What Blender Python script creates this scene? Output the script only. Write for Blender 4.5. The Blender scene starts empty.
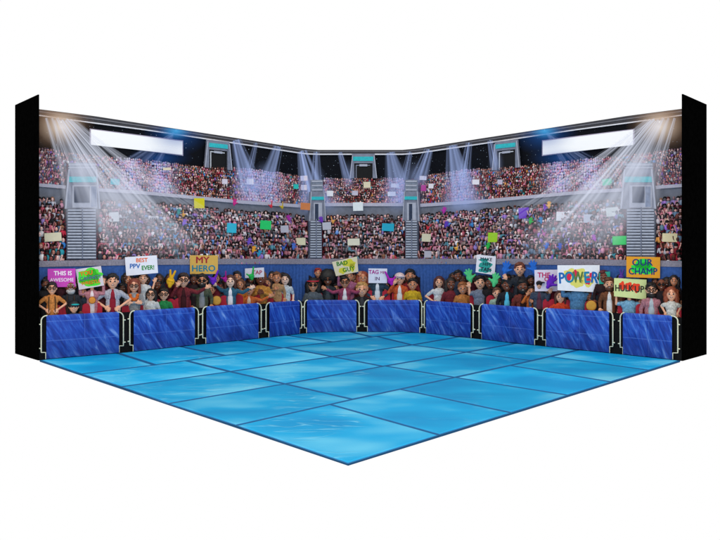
import bpy, bmesh, math, random
import numpy as np
from mathutils import Vector, Matrix, noise
random.seed(7)
C = bpy.context.scene.collection
PI = math.pi
# ------------------------------------------------------------------ camera model
F, CX, HZ, H = 636.0, 360.0, 256.0, 0.2      # focal (px of a 720 wide frame), axis, horizon row, eye height (m)

def lin(c):
    c = c / 255.0
    return c / 12.92 if c <= 0.04045 else ((c + 0.055) / 1.055) ** 2.4
def rgb(h):
    return (lin(int(h[0:2], 16)), lin(int(h[2:4], 16)), lin(int(h[4:6], 16)), 1.0)

# plan of the barrier line: where the mat meets the barriers
WB = [(30, 361.2), (38, 360.3), (119, 353.3), (134, 351.8), (195, 345.2), (237, 341), (286, 335.6), (306, 333.3), (325, 332.2),
      (360, 332.0), (412, 332.4), (435, 334.3), (460, 337), (515, 343.4), (577, 350.0), (609, 353.3), (672, 360), (683, 361), (692, 362)]
def lerp_tab(tab, u):
    if u <= tab[0][0]:
        (a, b), (c, d) = tab[0], tab[1]
    elif u >= tab[-1][0]:
        (a, b), (c, d) = tab[-2], tab[-1]
    else:
        for i in range(len(tab) - 1):
            if tab[i][0] <= u <= tab[i + 1][0]:
                (a, b), (c, d) = tab[i], tab[i + 1]; break
    return b + (d - b) * (u - a) / (c - a)
def vb(u):                                   # smoothed foot row of the barrier line
    return sum(lerp_tab(WB, u + k) for k in (-9, -6, -3, 0, 3, 6, 9)) / 7
def depth(u): return F * H / (vb(u) - HZ)
def plan(u):
    d = depth(u); return ((u - CX) / F * d, d)
def normal(u):
    a, b = plan(u - 6), plan(u + 6)
    t = (b[0] - a[0], b[1] - a[1]); l = math.hypot(*t)
    return (t[1] / l, -t[0] / l)
_cache = {}
def base(u):
    k = round(u, 2)
    if k not in _cache:
        d = depth(k); n = normal(k); r = ((k - CX) / F, 1.0)
        _cache[k] = (d, n, r, -(r[0] * n[0] + r[1] * n[1]))
    return _cache[k]
def wp(u, v, L=0.0, dep=0.0):
    """point of the stand: column u, row v on the sheet set back by -L, dep out from it (in drawing units)"""
    d, n, r, k = base(u)
    s = d / F
    dd = d - L * s / k
    return Vector((r[0] * dd + n[0] * dep * s, dd + n[1] * dep * s, H + (HZ - v) / F * dd))
def fl(u, v, z=0.0):                         # point of the mat
    d = F * (H - z) / (v - HZ)
    return Vector(((u - CX) / F * d, d, z))

# ------------------------------------------------------------------ materials
MATS = {}
def mat(name, col, rough=0.6, noise_amt=0.12, nscale=120.0, spec=0.2, bump=0.0, metal=0.0):
    if name in MATS: return MATS[name]
    m = bpy.data.materials.new(name); m.use_nodes = True
    nt = m.node_tree; b = nt.nodes['Principled BSDF']
    c = rgb(col) if isinstance(col, str) else col
    b.inputs['Roughness'].default_value = rough
    b.inputs['Specular IOR Level'].default_value = spec
    b.inputs['Metallic'].default_value = metal
    tc = nt.nodes.new('ShaderNodeTexCoord'); n = nt.nodes.new('ShaderNodeTexNoise')
    n.inputs['Scale'].default_value = nscale; n.inputs['Detail'].default_value = 4
    nt.links.new(tc.outputs['Object'], n.inputs['Vector'])
    mx = nt.nodes.new('ShaderNodeMix'); mx.data_type = 'RGBA'
    mx.inputs[6].default_value = tuple(x * (1 - noise_amt * 2) for x in c[:3]) + (1,)
    mx.inputs[7].default_value = tuple(min(1, x * (1 + noise_amt * 2) + noise_amt * .02) for x in c[:3]) + (1,)
    nt.links.new(n.outputs['Fac'], mx.inputs[0]); nt.links.new(mx.outputs[2], b.inputs['Base Color'])
    if bump:
        bp = nt.nodes.new('ShaderNodeBump'); bp.inputs['Strength'].default_value = bump
        bp.inputs['Distance'].default_value = 0.001
        nt.links.new(n.outputs['Fac'], bp.inputs['Height']); nt.links.new(bp.outputs['Normal'], b.inputs['Normal'])
    MATS[name] = m
    return m
def vcol_mat():
    if 'painted' in MATS: return MATS['painted']
    m = bpy.data.materials.new('painted_figures'); m.use_nodes = True
    nt = m.node_tree; b = nt.nodes['Principled BSDF']
    a = nt.nodes.new('ShaderNodeVertexColor'); a.layer_name = 'Col'
    nt.links.new(a.outputs['Color'], b.inputs['Base Color'])
    b.inputs['Roughness'].default_value = .6; b.inputs['Specular IOR Level'].default_value = .2
    MATS['painted'] = m
    return m
def beam_mat(name, col, strength=1.0):
    if name in MATS: return MATS[name]
    m = bpy.data.materials.new(name); m.use_nodes = True
    nt = m.node_tree; nt.nodes.clear()
    o = nt.nodes.new('ShaderNodeOutputMaterial'); mx = nt.nodes.new('ShaderNodeMixShader')
    t = nt.nodes.new('ShaderNodeBsdfTransparent'); e = nt.nodes.new('ShaderNodeEmission')
    e.inputs['Color'].default_value = rgb(col); e.inputs['Strength'].default_value = strength
    a = nt.nodes.new('ShaderNodeVertexColor'); a.layer_name = 'Col'
    nt.links.new(a.outputs['Color'], mx.inputs[0]); nt.links.new(t.outputs[0], mx.inputs[1]); nt.links.new(e.outputs[0], mx.inputs[2])
    nt.links.new(mx.outputs[0], o.inputs['Surface'])
    MATS[name] = m
    return m
def emit(name, col, st=1.0):
    if name in MATS: return MATS[name]
    m = bpy.data.materials.new(name); m.use_nodes = True
    nt = m.node_tree; nt.nodes.clear()
    o = nt.nodes.new('ShaderNodeOutputMaterial'); e = nt.nodes.new('ShaderNodeEmission')
    e.inputs['Color'].default_value = rgb(col); e.inputs['Strength'].default_value = st
    nt.links.new(e.outputs[0], o.inputs['Surface'])
    MATS[name] = m
    return m
def solid(col, **k): return mat('paint_' + col, col, **k)

# ------------------------------------------------------------------ object helpers
def tag(o, label=None, cat=None, group=None, kind=None):
    if label: o['label'] = label
    if cat: o['category'] = cat
    if group: o['group'] = group
    if kind: o['kind'] = kind
    return o
def empty(name, loc=(0, 0, 0)):
    o = bpy.data.objects.new(name, None); o.empty_display_size = .01; o.location = loc; C.objects.link(o); return o
def link(name, me, m=None, parent=None, smooth=False):
    o = bpy.data.objects.new(name, me)
    if m: me.materials.append(m)
    if smooth: me.shade_smooth()
    C.objects.link(o)
    if parent: o.parent = parent
    return o
class MB:
    """collects vertices, faces and vertex colours"""
    def __init__(s): s.v = []; s.f = []; s.c = []
    def add(s, vs, fs, col=(1, 1, 1, 1)):
        n = len(s.v); s.v += [tuple(x) for x in vs]; s.f += [tuple(i + n for i in f) for f in fs]
        if isinstance(col, list): s.c += col
        else: s.c += [col] * len(vs)
    def box(s, x0, x1, y0, y1, z0, z1, col=(1, 1, 1, 1), f=None):
        p = [(x, y, z) for z in (z0, z1) for y in (y0, y1) for x in (x0, x1)]
        if f: p = [f(*q) for q in p]
        s.add(p, [(0, 2, 3, 1), (4, 5, 7, 6), (0, 1, 5, 4), (2, 6, 7, 3), (0, 4, 6, 2), (1, 3, 7, 5)], col)
    def ell(s, c, r, col=(1, 1, 1, 1), seg=12, rings=8, f=None):
        vs = [(c[0], c[1], c[2] - r[2])]
        for i in range(1, rings):
            a = PI * i / rings - PI / 2
            for j in range(seg):
                b = 2 * PI * j / seg
                vs.append((c[0] + r[0] * math.cos(a) * math.cos(b), c[1] + r[1] * math.cos(a) * math.sin(b), c[2] + r[2] * math.sin(a)))
        vs.append((c[0], c[1], c[2] + r[2]))
        if f: vs = [f(Vector(q)) for q in vs]
        fs = [(0, 1 + (j + 1) % seg, 1 + j) for j in range(seg)]
        for i in range(rings - 2):
            for j in range(seg):
                a = 1 + i * seg; b = a + seg; k = (j + 1) % seg
                fs.append((a + j, a + k, b + k, b + j))
        t = len(vs) - 1; a = 1 + (rings - 2) * seg
        fs += [(a + j, a + (j + 1) % seg, t) for j in range(seg)]
        s.add(vs, fs, col)
    def cap(s, p0, p1, r0, r1, col=(1, 1, 1, 1), seg=8):
        p0, p1 = Vector(p0), Vector(p1); d = (p1 - p0)
        if d.length < 1e-6: return
        q = d.normalized().to_track_quat('Z', 'Y').to_matrix(); l = d.length
        prof = [(-r0, r0 * .03), (-r0 * .7, r0 * .7), (0, r0), (l, r1), (l + r1 * .7, r1 * .7), (l + r1, r1 * .03)]
        vs = []
        for z, r in prof:
            for j in range(seg):
                b = 2 * PI * j / seg
                vs.append(p0 + q @ Vector((r * math.cos(b), r * math.sin(b), z)))
        fs = [(i * seg + j, i * seg + (j + 1) % seg, (i + 1) * seg + (j + 1) % seg, (i + 1) * seg + j) for i in range(5) for j in range(seg)]
        fs += [tuple(range(seg))[::-1], tuple(range(5 * seg, 6 * seg))]
        s.add(vs, fs, col)
    def path(s, pts, r, col=(1, 1, 1, 1), seg=8):
        for a, b in zip(pts, pts[1:]): s.cap(a, b, r, r, col, seg)
    def mesh(s, name, colors=False):
        me = bpy.data.meshes.new(name); me.from_pydata(s.v, [], s.f)
        if colors:
            a = me.color_attributes.new('Col', 'FLOAT_COLOR', 'POINT')
            a.data.foreach_set('color', np.array(s.c, dtype=np.float32).ravel())
        me.update(); return me
    def build(s, name, m=None, parent=None, smooth=False, colors=False, sub=None):
        if sub is not None: s.v = [(x - sub[0], y - sub[1], z - sub[2]) for x, y, z in s.v]
        me = s.mesh(name, colors)
        bm = bmesh.new(); bm.from_mesh(me); bmesh.ops.recalc_face_normals(bm, faces=bm.faces); bm.to_mesh(me); bm.free()
        return link(name, me, m, parent, smooth)

def urange(a, b, step=6.0):
    n = max(1, int(math.ceil((b - a) / step))); return [a + (b - a) * i / n for i in range(n + 1)]
def tab(t):
    return (lambda u: lerp_tab(t, u)) if isinstance(t, list) else ((lambda u: t) if isinstance(t, (int, float)) else t)
def band(mb, u0, u1, vt, vbm, Lt, Lb=None, th=2.0, step=6.0, col=(1, 1, 1, 1), rows=1, wob=None):
    """a strip of board following the curve of the stand"""
    vt, vbm, = tab(vt), tab(vbm)
    if Lb is None: Lb = Lt
    us = urange(u0, u1, step); vs = []; n = rows + 1
    for u in us:
        for i in range(n):
            t = i / rows; v = vt(u) + (vbm(u) - vt(u)) * t; L = Lt + (Lb - Lt) * t
            w = wob(u, t) if wob else 0
            vs += [wp(u, v, L, w), wp(u, v, L, -th)]
    fs = []; k = 2 * n
    for i in range(len(us) - 1):
        a, b = i * k, (i + 1) * k
        for r in range(rows):
            p, q = a + 2 * r, b + 2 * r
            fs += [(p, p + 2, q + 2, q), (p + 1, q + 1, q + 3, p + 3)]
        fs += [(a, b, b + 1, a + 1), (a + k - 2, a + k - 1, b + k - 1, b + k - 2)]
    for a in (0, (len(us) - 1) * k):
        for r in range(rows): fs.append((a + 2 * r, a + 2 * r + 1, a + 2 * r + 3, a + 2 * r + 2))
    mb.add(vs, fs, col)
def slab(mb, quad, L, d0, d1, col=(1, 1, 1, 1)):
    """quad = four (u, v) corners; a raised piece between depths d0 and d1"""
    vs = [wp(u, v, L, d0) for u, v in quad] + [wp(u, v, L, d1) for u, v in quad]
    mb.add(vs, [(0, 1, 2, 3), (7, 6, 5, 4), (0, 4, 5, 1), (1, 5, 6, 2), (2, 6, 7, 3), (3, 7, 4, 0)], col)
def rect(mb, u0, u1, v0, v1, L, d0, d1, col=(1, 1, 1, 1), skew=0.0):
    slab(mb, [(u0, v0), (u1, v0 + skew), (u1, v1 + skew), (u0, v1)], L, d0, d1, col)
def place(o, u, v, L):
    """stand a free figure or card at (u, v), turned to the ring in front"""
    p = wp(u, v, L); th = math.atan2(p.x, p.y); s = p.y / F
    o.location = p; o.rotation_euler = (0, 0, -th + PI); k = math.cos(th)
    o.scale = (s * k, s, s)
    return o
# local figure space: +x = to the viewer's LEFT after the half turn, so figures are modelled with x mirrored by fx()
# (x right in the picture -> -x locally), +y... the front of a figure is its local +y.

# ------------------------------------------------------------------ world, camera, light
sc = bpy.context.scene
w = bpy.data.worlds.new('World'); sc.world = w; w.use_nodes = True
w.node_tree.nodes['Background'].inputs['Color'].default_value = (1, 1, 1, 1)
w.node_tree.nodes['Background'].inputs['Strength'].default_value = 1.0
cam = bpy.data.objects.new('camera', bpy.data.cameras.new('camera')); C.objects.link(cam)
cam.location = (0, 0, H); cam.rotation_euler = (PI / 2, 0, 0)
cam.data.sensor_width = 36; cam.data.lens = 36 * F / 720
cam.data.shift_y = -(270 - HZ) / 720
cam.data.clip_start = .01; cam.data.clip_end = 100
sc.camera = cam
la = bpy.data.lights.new('added_area_lamp', 'AREA'); la.energy = 6.0; la.size = .6; la.color = (1, .97, .94)  # unseen area lamp added above the front for slight shading
lo = bpy.data.objects.new('added_area_lamp', la); C.objects.link(lo); lo.location = (-.15, .35, 1.5)
lo.rotation_euler = (Vector((0, 1.5, .15)) - Vector(lo.location)).to_track_quat('-Z', 'Y').to_euler()
sc.view_settings.view_transform = 'Standard'; sc.view_settings.look = 'None'
sc.view_settings.exposure = 0
try:
    sc.cycles.transparent_max_bounces = 40
except Exception: pass

# ------------------------------------------------------------------ setting: white table
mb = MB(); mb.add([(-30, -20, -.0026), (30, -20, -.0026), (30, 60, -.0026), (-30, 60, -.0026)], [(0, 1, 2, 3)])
o = mb.build('white_tabletop', emit('shadowless_white_glow', 'ffffff', 1.0)); tag(o, kind='structure')  # added glow keeps the table pure white and free of shadows

# ------------------------------------------------------------------ floor mat
def mat_material():
    m = bpy.data.materials.new('blue_vinyl'); m.use_nodes = True
    nt = m.node_tree; L = nt.links; b = nt.nodes['Principled BSDF']
    tc = nt.nodes.new('ShaderNodeTexCoord'); oi = nt.nodes.new('ShaderNodeObjectInfo')
    mp = nt.nodes.new('ShaderNodeMapping'); mp.inputs['Scale'].default_value = (1, 1.6, 1)
    ad = nt.nodes.new('ShaderNodeVectorMath'); ad.operation = 'ADD'
    ml = nt.nodes.new('ShaderNodeMath'); ml.operation = 'MULTIPLY'; ml.inputs[1].default_value = 37
    L.new(oi.outputs['Random'], ml.inputs[0]); L.new(tc.outputs['Object'], ad.inputs[0]); L.new(ml.outputs[0], ad.inputs[1])
    L.new(ad.outputs[0], mp.inputs['Vector'])
    n1 = nt.nodes.new('ShaderNodeTexNoise'); n1.inputs['Scale'].default_value = 7; n1.inputs['Detail'].default_value = 2
    L.new(mp.outputs[0], n1.inputs['Vector'])
    r1 = nt.nodes.new('ShaderNodeValToRGB'); e = r1.color_ramp.elements
    e[0].position = .32; e[0].color = rgb('0892cc'); e[1].position = .74; e[1].color = rgb('6ccdec')  # paler noise patches paint a sheen into the vinyl colour
    x = e.new(.52); x.color = rgb('12a8de')
    L.new(n1.outputs['Fac'], r1.inputs['Fac'])
    # creases: stretched thin ridges gated by a patchy mask, their highlights mixed into the colour
    m2 = nt.nodes.new('ShaderNodeMapping'); m2.inputs['Scale'].default_value = (8, 34, 8); m2.inputs['Rotation'].default_value = (0, 0, .5)
    L.new(ad.outputs[0], m2.inputs['Vector'])
    n2 = nt.nodes.new('ShaderNodeTexNoise'); n2.inputs['Scale'].default_value = 1.2; n2.inputs['Detail'].default_value = 3; n2.inputs['Distortion'].default_value = .6
    L.new(m2.outputs[0], n2.inputs['Vector'])
    r2 = nt.nodes.new('ShaderNodeValToRGB'); e = r2.color_ramp.elements
    e[0].position = .485; e[0].color = (0, 0, 0, 1); e[1].position = .55; e[1].color = (0, 0, 0, 1); x = e.new(.512); x.color = (1, 1, 1, 1)
    L.new(n2.outputs['Fac'], r2.inputs['Fac'])
    n3 = nt.nodes.new('ShaderNodeTexNoise'); n3.inputs['Scale'].default_value = 9
    L.new(ad.outputs[0], n3.inputs['Vector'])
    r3 = nt.nodes.new('ShaderNodeValToRGB'); r3.color_ramp.elements[0].position = .52; r3.color_ramp.elements[1].position = .68
    L.new(n3.outputs['Fac'], r3.inputs['Fac'])
    mu = nt.nodes.new('ShaderNodeMath'); mu.operation = 'MULTIPLY'; L.new(r2.outputs[0], mu.inputs[0]); L.new(r3.outputs[0], mu.inputs[1])
    m5 = nt.nodes.new('ShaderNodeMath'); m5.operation = 'MULTIPLY'; m5.inputs[1].default_value = .55; L.new(mu.outputs[0], m5.inputs[0])
    mx = nt.nodes.new('ShaderNodeMix'); mx.data_type = 'RGBA'; L.new(m5.outputs[0], mx.inputs[0]); L.new(r1.outputs[0], mx.inputs[6]); mx.inputs[7].default_value = rgb('8ad8f0')
    hs = nt.nodes.new('ShaderNodeHueSaturation'); mr = nt.nodes.new('ShaderNodeMapRange')
    mr.inputs[3].default_value = .88; mr.inputs[4].default_value = 1.1; L.new(oi.outputs['Random'], mr.inputs[0]); L.new(mr.outputs[0], hs.inputs['Value'])
    L.new(mx.outputs[2], hs.inputs['Color']); L.new(hs.outputs[0], b.inputs['Base Color'])
    bp = nt.nodes.new('ShaderNodeBump'); bp.inputs['Strength'].default_value = .5; bp.inputs['Distance'].default_value = .002
    L.new(mu.outputs[0], bp.inputs['Height']); L.new(bp.outputs[0], b.inputs['Normal'])
    b.inputs['Roughness'].default_value = .45; b.inputs['Specular IOR Level'].default_value = .12
    return m
mroot = empty('floor_mat', fl(360, 400)); tag(mroot, 'square floor mat of bright blue padded vinyl pieces lying in front of the arena stands', 'floor mat')
TIP = (348, 464.3)
def Wu(a, b): return [(u, vb(u) - .3) for u in urange(a, b, 8)]
out = [(38.5, 360.4), TIP, (681, 360.8)] + Wu(681, 38.5)[1:-1] if False else None
ring = [fl(*TIP, 0), fl(681.5, 361, 0)] + [fl(u, vb(u) - 1.4, 0) for u in reversed(urange(38.5, 681.5, 8))][0:] + [fl(38.3, 360.6, 0)]
mb = MB(); n = len(ring)
cen = sum(ring, Vector()) / n
cen.z = 0; ring = [cen + (p - cen) * .9965 for p in ring]
mb.add([Vector((p.x, p.y, -.0006)) for p in ring] + [Vector((p.x, p.y, -.0024)) for p in ring],
       [tuple(range(n)), tuple(range(2 * n - 1, n - 1, -1))] + [(i, n + i, n + (i + 1) % n, (i + 1) % n) for i in range(n)])
mb.build('backing_sheet', mat('seam_navy', '0a4a74', rough=.7), mroot, sub=mroot.location)
TOPS = [None, [(80, 374.2), (155, 365), (210, 357.5), (282.5, 348), (332.5, 342), (372, 337), (411, 332.6)],
        [(120, 387), (230, 371.7), (332.5, 356.7), (412, 345), (458, 337)],
        [(167.5, 403.9), (285, 384), (380, 366.9), (465, 352.5), (515, 343.6)],
        [(235, 425.8), (352.5, 399.5), (455, 377.5), (532, 360.7), (577.5, 350.2)],
        [(348, 464.3), (440, 435.3), (569, 395.4), (681, 360.8)]]
Wl = lambda u: vb(u) - .3
def onl(k, u): return (u, lerp_tab(TOPS[k], u))
tiles = []
J0 = [(117.5, 155), (180, 225), (239, 282.5), (286, 332.5), (350, 372)]
prev = ((38.8, 360.4), (80, 374.2))
for a, b in J0 + [(411, 411)]:
    t0, b0 = prev; t1, b1 = (a, Wl(a)), onl(1, b)
    tiles.append([b0] + [p for p in TOPS[1] if b0[0] + 2 < p[0] < b1[0] - 2] + [b1] + ([t1] if a != 411 else []) + [p for p in reversed(Wu(t0[0], t1[0]))][1:-1] + [t0])
    prev = (t1, b1)
def row(k, joints, wend):
    """row between seam k (far side) and seam k+1 (near side)"""
    prev = (TOPS[k][0], TOPS[k + 1][0])
    for a, b in joints + [wend]:
        t0, b0 = prev
        t1, b1 = onl(k, a), onl(k + 1, b)
        poly = [b0] + [p for p in TOPS[k + 1] if b0[0] + 2 < p[0] < b1[0] - 2] + [b1]
        if (a, b) == wend: poly += list(reversed(Wu(t1[0], b1[0])))[1:-1]
        poly += [t1] + [p for p in reversed(TOPS[k]) if t0[0] + 2 < p[0] < t1[0] - 2] + [t0]
        tiles.append(poly); prev = (t1, b1)
row(1, [(186, 230), (285, 332.5), (377, 412)], (411, 458))
row(2, [(230, 285), (332.5, 383), (412, 466)], (458, 515))
row(3, [(285, 352.5), (385, 455), (466, 532)], (515, 577.5))
row(4, [(330, 440), (400, 512), (455, 569), (510, 612), (550, 650)], (577.5, 681))
mm = mat_material(); seam_a = mat('seam_dark', '0c5584', rough=.7); seam_b = mat('seam_soft', '1474b2', rough=.6, noise_amt=.2, nscale=60)
for poly in tiles:
    pts = [fl(u, v, 0) for u, v in poly]
    # drop near duplicates
    q = [pts[0]]
    for p in pts[1:]:
        if (p - q[-1]).length > .004: q.append(p)
    if (q[0] - q[-1]).length < .004: q.pop()
    cx = sum(q, Vector()) / len(q)
    bm = bmesh.new(); f = bm.faces.new([bm.verts.new(p - cx) for p in q])
    bmesh.ops.recalc_face_normals(bm, faces=bm.faces)
    if f.normal.z < 0: f.normal_flip()
    wd = .0012 + .0026 * max(0, (cx.y - .6)) / .9
    def ring_(t):
        old = set(bm.faces); bmesh.ops.inset_region(bm, faces=[f], thickness=t, depth=0, use_even_offset=True, use_boundary=True)
        return [x for x in bm.faces if x not in old]
    r1 = ring_(wd); r2 = ring_(wd * .8); r3 = ring_(.0025)
    for x in r1: x.material_index = 1
    for x in r2: x.material_index = 2
    for v in bm.verts: v.co.z = 0.0002
    for v in set(v for x in r1 for v in x.verts): v.co.z = 0
    for v in f.verts: v.co.z = 0.0007
    me = bpy.data.meshes.new('mat_tile'); bm.to_mesh(me); bm.free()
    o = link('mat_tile', me, mm, mroot); me.materials.append(seam_a); me.materials.append(seam_b); o.location = cx - mroot.location

# ------------------------------------------------------------------ backdrop board
TOP = [(38, 109), (94, 116), (180.5, 129.4), (235.5, 137.8), (305, 148.8), (318, 149.9), (402, 149.9), (416, 148.6), (485, 137.8), (540, 129.4), (626.5, 116), (683, 108.6)]
LINE = [(38, 114.8), (87.5, 121.7), (144, 129.2), (250, 145), (305, 153.4), (318, 153.9), (402, 153.9), (416, 153), (470.5, 145), (576.5, 129.2), (633, 121.7), (683, 114.6)]
UC = [(38, 150), (140, 160.5), (201, 167), (250, 169.5), (306, 177.5), (322, 179), (406, 179), (418, 177), (470, 170), (520, 167), (580, 160.5), (683, 150)]
UL = [(38, 183.5), (100, 188.5), (140, 191), (240, 200.5), (306, 205), (322, 203.2), (405, 203.2), (420, 204), (480, 200), (580, 191), (622, 188.5), (683, 184)]
LC = [(38, 200), (150, 203), (250, 212), (310, 216), (412, 216), (470, 211), (570, 203), (683, 199)]
LL = [(38, 261), (140, 259), (250, 258.7), (470, 258.7), (580, 259), (683, 261)]
CU = [(38, 266.5), (140, 264.5), (250, 263.6), (470, 263.6), (580, 264.5), (683, 266.5)]
BT = [(38, 316), (119, 311.4), (195, 307), (258, 303), (299, 300.3), (356, 300), (420, 300), (471, 303.5), (534, 307.8), (609, 311.4), (672, 315.8), (683, 316.5)]
def off(t, d): return [(a, b + d) for a, b in t]
def starry():
    m = bpy.data.materials.new('black_starry_board'); m.use_nodes = True
    nt = m.node_tree; L = nt.links; b = nt.nodes['Principled BSDF']
    tc = nt.nodes.new('ShaderNodeTexCoord'); v = nt.nodes.new('ShaderNodeTexVoronoi'); v.inputs['Scale'].default_value = 150
    L.new(tc.outputs['Object'], v.inputs['Vector'])
    lt = nt.nodes.new('ShaderNodeMath'); lt.operation = 'LESS_THAN'; lt.inputs[1].default_value = .13; L.new(v.outputs['Distance'], lt.inputs[0])
    cr = nt.nodes.new('ShaderNodeSeparateColor'); L.new(v.outputs['Color'], cr.inputs[0])
    pw = nt.nodes.new('ShaderNodeMath'); pw.operation = 'POWER'; pw.inputs[1].default_value = 3; L.new(cr.outputs[0], pw.inputs[0])
    mu = nt.nodes.new('ShaderNodeMath'); mu.operation = 'MULTIPLY'; L.new(lt.outputs[0], mu.inputs[0]); L.new(pw.outputs[0], mu.inputs[1])
    mx = nt.nodes.new('ShaderNodeMix'); mx.data_type = 'RGBA'; L.new(mu.outputs[0], mx.inputs[0])
    mx.inputs[6].default_value = rgb('070a12'); mx.inputs[7].default_value = rgb('a8bcd0'); L.new(mx.outputs[2], b.inputs['Base Color'])
    b.inputs['Roughness'].default_value = .7; b.inputs['Specular IOR Level'].default_value = .1
    return m
bk = empty('arena_backdrop', fl(360, 332)); tag(bk, 'curved stadium backdrop board with plain black side flaps and a black starry upper wall', 'backdrop')
def bpart(name, m, fn, label=None):
    mb = MB(); fn(mb); o = mb.build(name, m, bk, sub=bk.location)
    if label: o['label'] = label
    return o
def umin(L): return 38.2
bpart('upper_wall', starry(), lambda m: band(m, 38, 683, TOP, off(UC, 14), -42, th=3))
bpart('roof_trim', mat('trim_grey', '3a3a40', noise_amt=.25, nscale=60), lambda m: (band(m, 38, 683, TOP, LINE, -41, th=1)), 'dark grey trim along the top edge')
def trims(m):
    band(m, 38, 683, off(LINE, -.2), off(LINE, .9), -40, th=1.5)
bpart('trim_line', mat('trim_white', 'dcdce2'), trims, 'thin white line below the trim')
bpart('trim_groove', mat('trim_mid', '77777e'), lambda m: band(m, 38, 683, lambda u: lerp_tab(TOP, u) + (lerp_tab(LINE, u) - lerp_tab(TOP, u)) * .35, lambda u: lerp_tab(TOP, u) + (lerp_tab(LINE, u) - lerp_tab(TOP, u)) * .5, -40.4, th=.6))
fb = mat('flap_black', '000000', rough=1, spec=0)
for side in (0, 1):
    if side == 0: a, b_, z0, z1, z2 = (38, 360.5), (15, 353.6), 94.4, 105, None
    else: a, b_, z0, z1, z2 = (682.9, 361), (706.7, 354.4), 93.9, 104.4, None
    A, B = fl(*a), fl(*b_)
    ta = H + (HZ - z0) / F * A.y; tb = H + (HZ - z1) / F * B.y
    n_ = Vector((B.y - A.y, -(B.x - A.x), 0)).normalized() * .0022
    if side: n_ = -n_
    mb = MB(); vs = []
    for sgn in (0, 1):
        vs += [A + n_ * sgn, B + n_ * sgn, Vector((B.x, B.y, tb)) + n_ * sgn, Vector((A.x, A.y, ta)) + n_ * sgn]
    mb.add(vs, [(0, 1, 2, 3), (7, 6, 5, 4), (0, 4, 5, 1), (1, 5, 6, 2), (2, 6, 7, 3), (3, 7, 4, 0)])
    mb.build('side_flap', fb, bk, sub=bk.location)
def speckle(name, cols, scale):
    m = bpy.data.materials.new(name); m.use_nodes = True
    nt = m.node_tree; L = nt.links; b = nt.nodes['Principled BSDF']
    tc = nt.nodes.new('ShaderNodeTexCoord'); v = nt.nodes.new('ShaderNodeTexVoronoi'); v.inputs['Scale'].default_value = scale
    L.new(tc.outputs['Object'], v.inputs['Vector']); s = nt.nodes.new('ShaderNodeSeparateColor'); L.new(v.outputs['Color'], s.inputs[0])
    r = nt.nodes.new('ShaderNodeValToRGB'); r.color_ramp.interpolation = 'CONSTANT'
    e = r.color_ramp.elements; e[0].color = rgb(cols[0]); e[1].position = 1 / len(cols); e[1].color = rgb(cols[1])
    for i, c in enumerate(cols[2:]): x = e.new((i + 2) / len(cols)); x.color = rgb(c)
    L.new(s.outputs[0], r.inputs[0]); L.new(r.outputs[0], b.inputs['Base Color']); b.inputs['Roughness'].default_value = .7
    b.inputs['Specular IOR Level'].default_value = .1
    return m
seatm = speckle('dark_red_seating', ['3a0a14', '100408', '5a1020', '701828', '1c060c'], 420)
bpart('upper_tier', seatm, lambda m: band(m, 38, 683, off(UC, 1), UL, -39, -33, th=2))
bpart('tier_ledge', mat('ledge_pale', 'b4b2c2', nscale=300), lambda m: band(m, 38, 683, off(UL, -.3), off(UL, 3), -29.5, th=3.5))
bpart('tier_wall', mat('ledge_grey', '6d7280', noise_amt=.2, nscale=80), lambda m: band(m, 38, 683, off(UL, 2.6), off(UL, 24), -31, th=2))
bpart('lower_tier', seatm, lambda m: band(m, 38, 683, off(LC, 5), off(LL, 2), -28.5, -19, th=2))
bpart('lower_ledge', mat('ledge_pink', '8a8592', noise_amt=.3, nscale=350), lambda m: band(m, 38, 683, LL, off(CU, .5), -15.2, th=4, step=3))
def pleat(u, t): return .35 * math.sin(u * 1.9) * (1 if t > 0 else .2)
bpart('blue_curtain', mat('curtain_blue', '32589c', noise_amt=.25, nscale=180), lambda m: band(m, 38, 683, CU, off(BT, 8), -16, th=1, step=.8, rows=2, wob=pleat))
bpart('front_skirt', mat('skirt_black', '08080b', rough=.8), lambda m: band(m, 38.5, 682.5, off(BT, 1.2), lambda u: vb(u) + .05, -2.2, th=1.5), 'black skirt board behind the barriers')
def rearb(m): band(m, 38, 683, off(BT, -22), off(BT, 6), -14.6, th=.5)
bpart('stand_shadow_board', mat('deep_maroon', '1c0a10', noise_amt=.4, nscale=250), lambda m: [band(m, a, b, lambda u: lerp_tab(BT, u) - 21 - 3.2 * abs(math.sin(u * .27)) - 1.5 * math.sin(u * .11), off(BT, 6), -15.4, th=.4, step=1) for a, b in ((38, 292), (309, 420), (446, 600), (600, 683))])

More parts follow.
